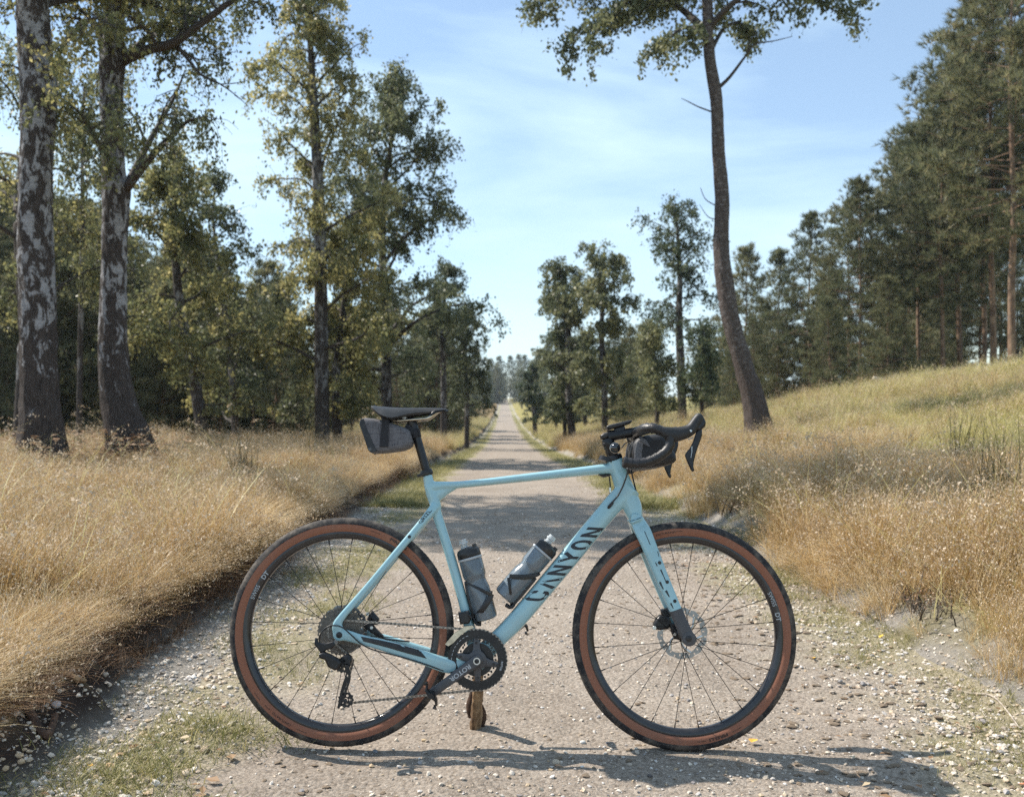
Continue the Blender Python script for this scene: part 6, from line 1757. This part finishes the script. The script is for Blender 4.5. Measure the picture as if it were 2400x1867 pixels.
# ------------------------------------------------------------------ single stones, leaves and sticks on the track
def on_road(x, y, lift=0.0):
    """point of the ground seen at a spot of the 2184-wide view"""
    py = y * 1.0989; Y = 3.0
    for _ in range(30):
        X = (x * 1.0989 - CX) * Y / F_PX; Y = (CAM_H - gz(X, Y)) * F_PX / (py - CY)
    return Vector(((x * 1.0989 - CX) * Y / F_PX, Y, gz((x * 1.0989 - CX) * Y / F_PX, Y) + lift))
def stone(x, y, w, label, col, seed):
    r = np.random.default_rng(seed); bm = bmesh.new(); bmesh.ops.create_icosphere(bm, subdivisions=2, radius=.5)
    for v in bm.verts: v.co = Vector(v.co) * (1 + .22 * (vnoise(v.co.x * 3 + seed, v.co.y * 3 + v.co.z * 2, 1.0, seed) - .5) + r.normal(0, .03))
    me = bpy.data.meshes.new('stone'); bm.to_mesh(me); bm.free()
    o = link('stone', me, mat('stone_%d' % seed if False else 'flint_stone', col, .6, 0, .3, 90, .6, 200))
    p = on_road(x, y); s = w * 1.0989 * p.y / F_PX; o.location = p + Vector((0, 0, s * .16)); o.scale = (s, s * .7, s * .55); o.rotation_euler = (r.normal(0, .15), r.normal(0, .15), r.random() * 3)
    me.polygons.foreach_set('use_smooth', [True] * len(me.polygons)); me.set_sharp_from_angle(angle=R(32))
    tag(o, label, 'stone', 'single stones on the track')
for a in [(438, 1602, 28, 'brown rounded stone on the bare sand left of the rear wheel', (.34, .25, .17), 1), (260, 1622, 16, 'small dark grey stone near the lower left of the track', (.07, .07, .08), 2),
          (396, 1652, 24, 'flat tan stone near the bottom edge, left of the rear wheel shadow', (.45, .36, .26), 3), (1365, 1563, 24, 'pale grey stone below the front of the front wheel shadow', (.42, .39, .37), 4),
          (1186, 1628, 22, 'buff pointed stone just below the bike shadow', (.50, .41, .31), 5), (1243, 1584, 14, 'chalky stone standing in the bike shadow', (.6, .58, .55), 6),
          (800, 1604, 16, 'bluish flint below the rear wheel shadow', (.20, .21, .23), 7), (330, 1645, 14, 'white chip of flint at the bottom left of the track', (.65, .64, .62), 8),
          (1386, 1655, 12, 'dark chip of stone near the bottom edge under the front wheel', (.09, .08, .08), 9), (120, 1473, 30, 'greyish stone half hidden in the verge grass at the left', (.38, .36, .38), 10),
          (236, 1637, 24, 'orange brown pebble at the bottom left', (.52, .34, .18), 11), (905, 1340 + 240, 13, 'warm tan pebble at the tail of the bike shadow', (.5, .37, .22), 12)]:
    stone(*a)
def fallen_leaf(x, y, w, label, col, seed):
    r = np.random.default_rng(seed); n = 9; V, Fs = [], []
    for i in range(n):
        f = i / (n - 1); wd = math.sin(math.pi * f ** .8) * .34 + .004
        for s in (-1, 0, 1): V.append((f - .5, s * wd, .10 * abs(s) * wd / .34 + .08 * (f - .5) ** 2 + r.normal(0, .008)))
    for i in range(n - 1):
        for s in range(2): a = i * 3 + s; Fs.append((a, a + 1, a + 4, a + 3))
    me = bpy.data.meshes.new('fallen_leaf'); me.from_pydata(V, [], Fs)
    o = link('fallen_leaf', me, mat('fallen_leaf', col, .5, 0, .25, 8)); p = on_road(x, y); s = w * 1.0989 * p.y / F_PX
    o.location = p + Vector((0, 0, .012)); o.scale = (s,) * 3; o.rotation_euler = (r.normal(.1, .2), r.normal(0, .2), r.random() * 6); tag(o, label, 'leaf', 'fallen leaves on the track')
for a in [(193, 1640, 16, 'bright orange yellow birch leaf on the sand at the bottom left', (.75, .38, .03), 1), (1880, 1361, 14, 'yellow leaf lying on the right edge of the track beside the front wheel', (.72, .45, .06), 2),
          (1606, 1587, 28, 'long orange leaf below the front wheel', (.70, .36, .05), 3), (1735, 1190 + 218, 14, 'small yellow leaf seen through the spokes of the front wheel', (.72, .42, .05), 4),
          (295, 1420, 14, 'reddish leaf in the verge grass at the left', (.42, .12, .03), 5), (2180, 1680, 20, 'rust red leaf at the lower right corner', (.40, .13, .05), 6)]:
    fallen_leaf(*a)
def ground_stick(pts, r0, m, label, seed, name='stick'):
    P = [on_road(a, b, r0 * .9 + (c if len(q) > 2 else 0)) for q in pts for a, b, c in [(q + (0,))[:3]]]
    n = len(P); return stick(name, P, [r0 * (1 - .5 * k / (n - 1)) for k in range(n)], m, label, 9, seed, 'stick')
ground_stick([(2020, 1460), (2060, 1472), (2120, 1480), (2175, 1478)], .006, wood_mat('bleached_twig', (.35, .30, .25), (.52, .47, .40), (.66, .6, .52), 40), 'bleached thin twig lying on the pebbles at the right edge', 3)
ground_stick([(-10, 1585), (40, 1572), (95, 1580), (120, 1574)], .018, M_barkd, 'thick rotten branch lying at the left edge of the picture', 4)
ground_stick([(128, 1435), (160, 1448), (182, 1462)], .013, M_stick, 'short weathered branch at the foot of the left bank', 5)
def log_on(x0, y0, x1, y1, Y, r, label, seed):
    a, b_ = dp(x0, y0, Y), dp(x1, y1, Y)
    stick('fallen_branch', [Vector(a), Vector((a + b_) / 2 + np.array([0, .05, .02])), Vector(b_)], [r, r * .9, r * .5], bpy.data.materials['bleached_twig'], label, 8, seed, 'branch')
log_on(1862, 806, 1915, 822, 30, .06, 'pale fallen branch in front of the right wood', 1)

# ------------------------------------------------------------------ thin air between here and the far trees
def add_haze(density):
    pts = [o.matrix_world.translation for o in COL.objects if o.parent is None]
    V = np.array([(v.co.x, v.co.y, v.co.z) for nm in ('road', 'field', 'hillside') for v in COL.objects[nm].data.vertices])
    lo = V.min(0) - np.array([4, 4, 1.0]); hi = V.max(0) + np.array([4, 4, 0]); hi[2] = max(hi[2] + 1, 27.0)
    h = MB(); c = (lo + hi) / 2; h.box(c, hi - lo)
    m = bpy.data.materials.new('air'); m.use_nodes = True; n, l = m.node_tree.nodes, m.node_tree.links; n.clear()
    out = n.new('ShaderNodeOutputMaterial'); pv = n.new('ShaderNodeVolumePrincipled')
    pv.inputs['Color'].default_value = (.72, .86, 1, 1); pv.inputs['Density'].default_value = density; pv.inputs['Anisotropy'].default_value = .2
    l.new(pv.outputs[0], out.inputs['Volume'])
    o = h.build('haze', m, None, smooth=False); o['kind'] = 'stuff'; tag(o, 'thin blue haze in the air over the heath', 'haze'); return o
add_haze(.00035)
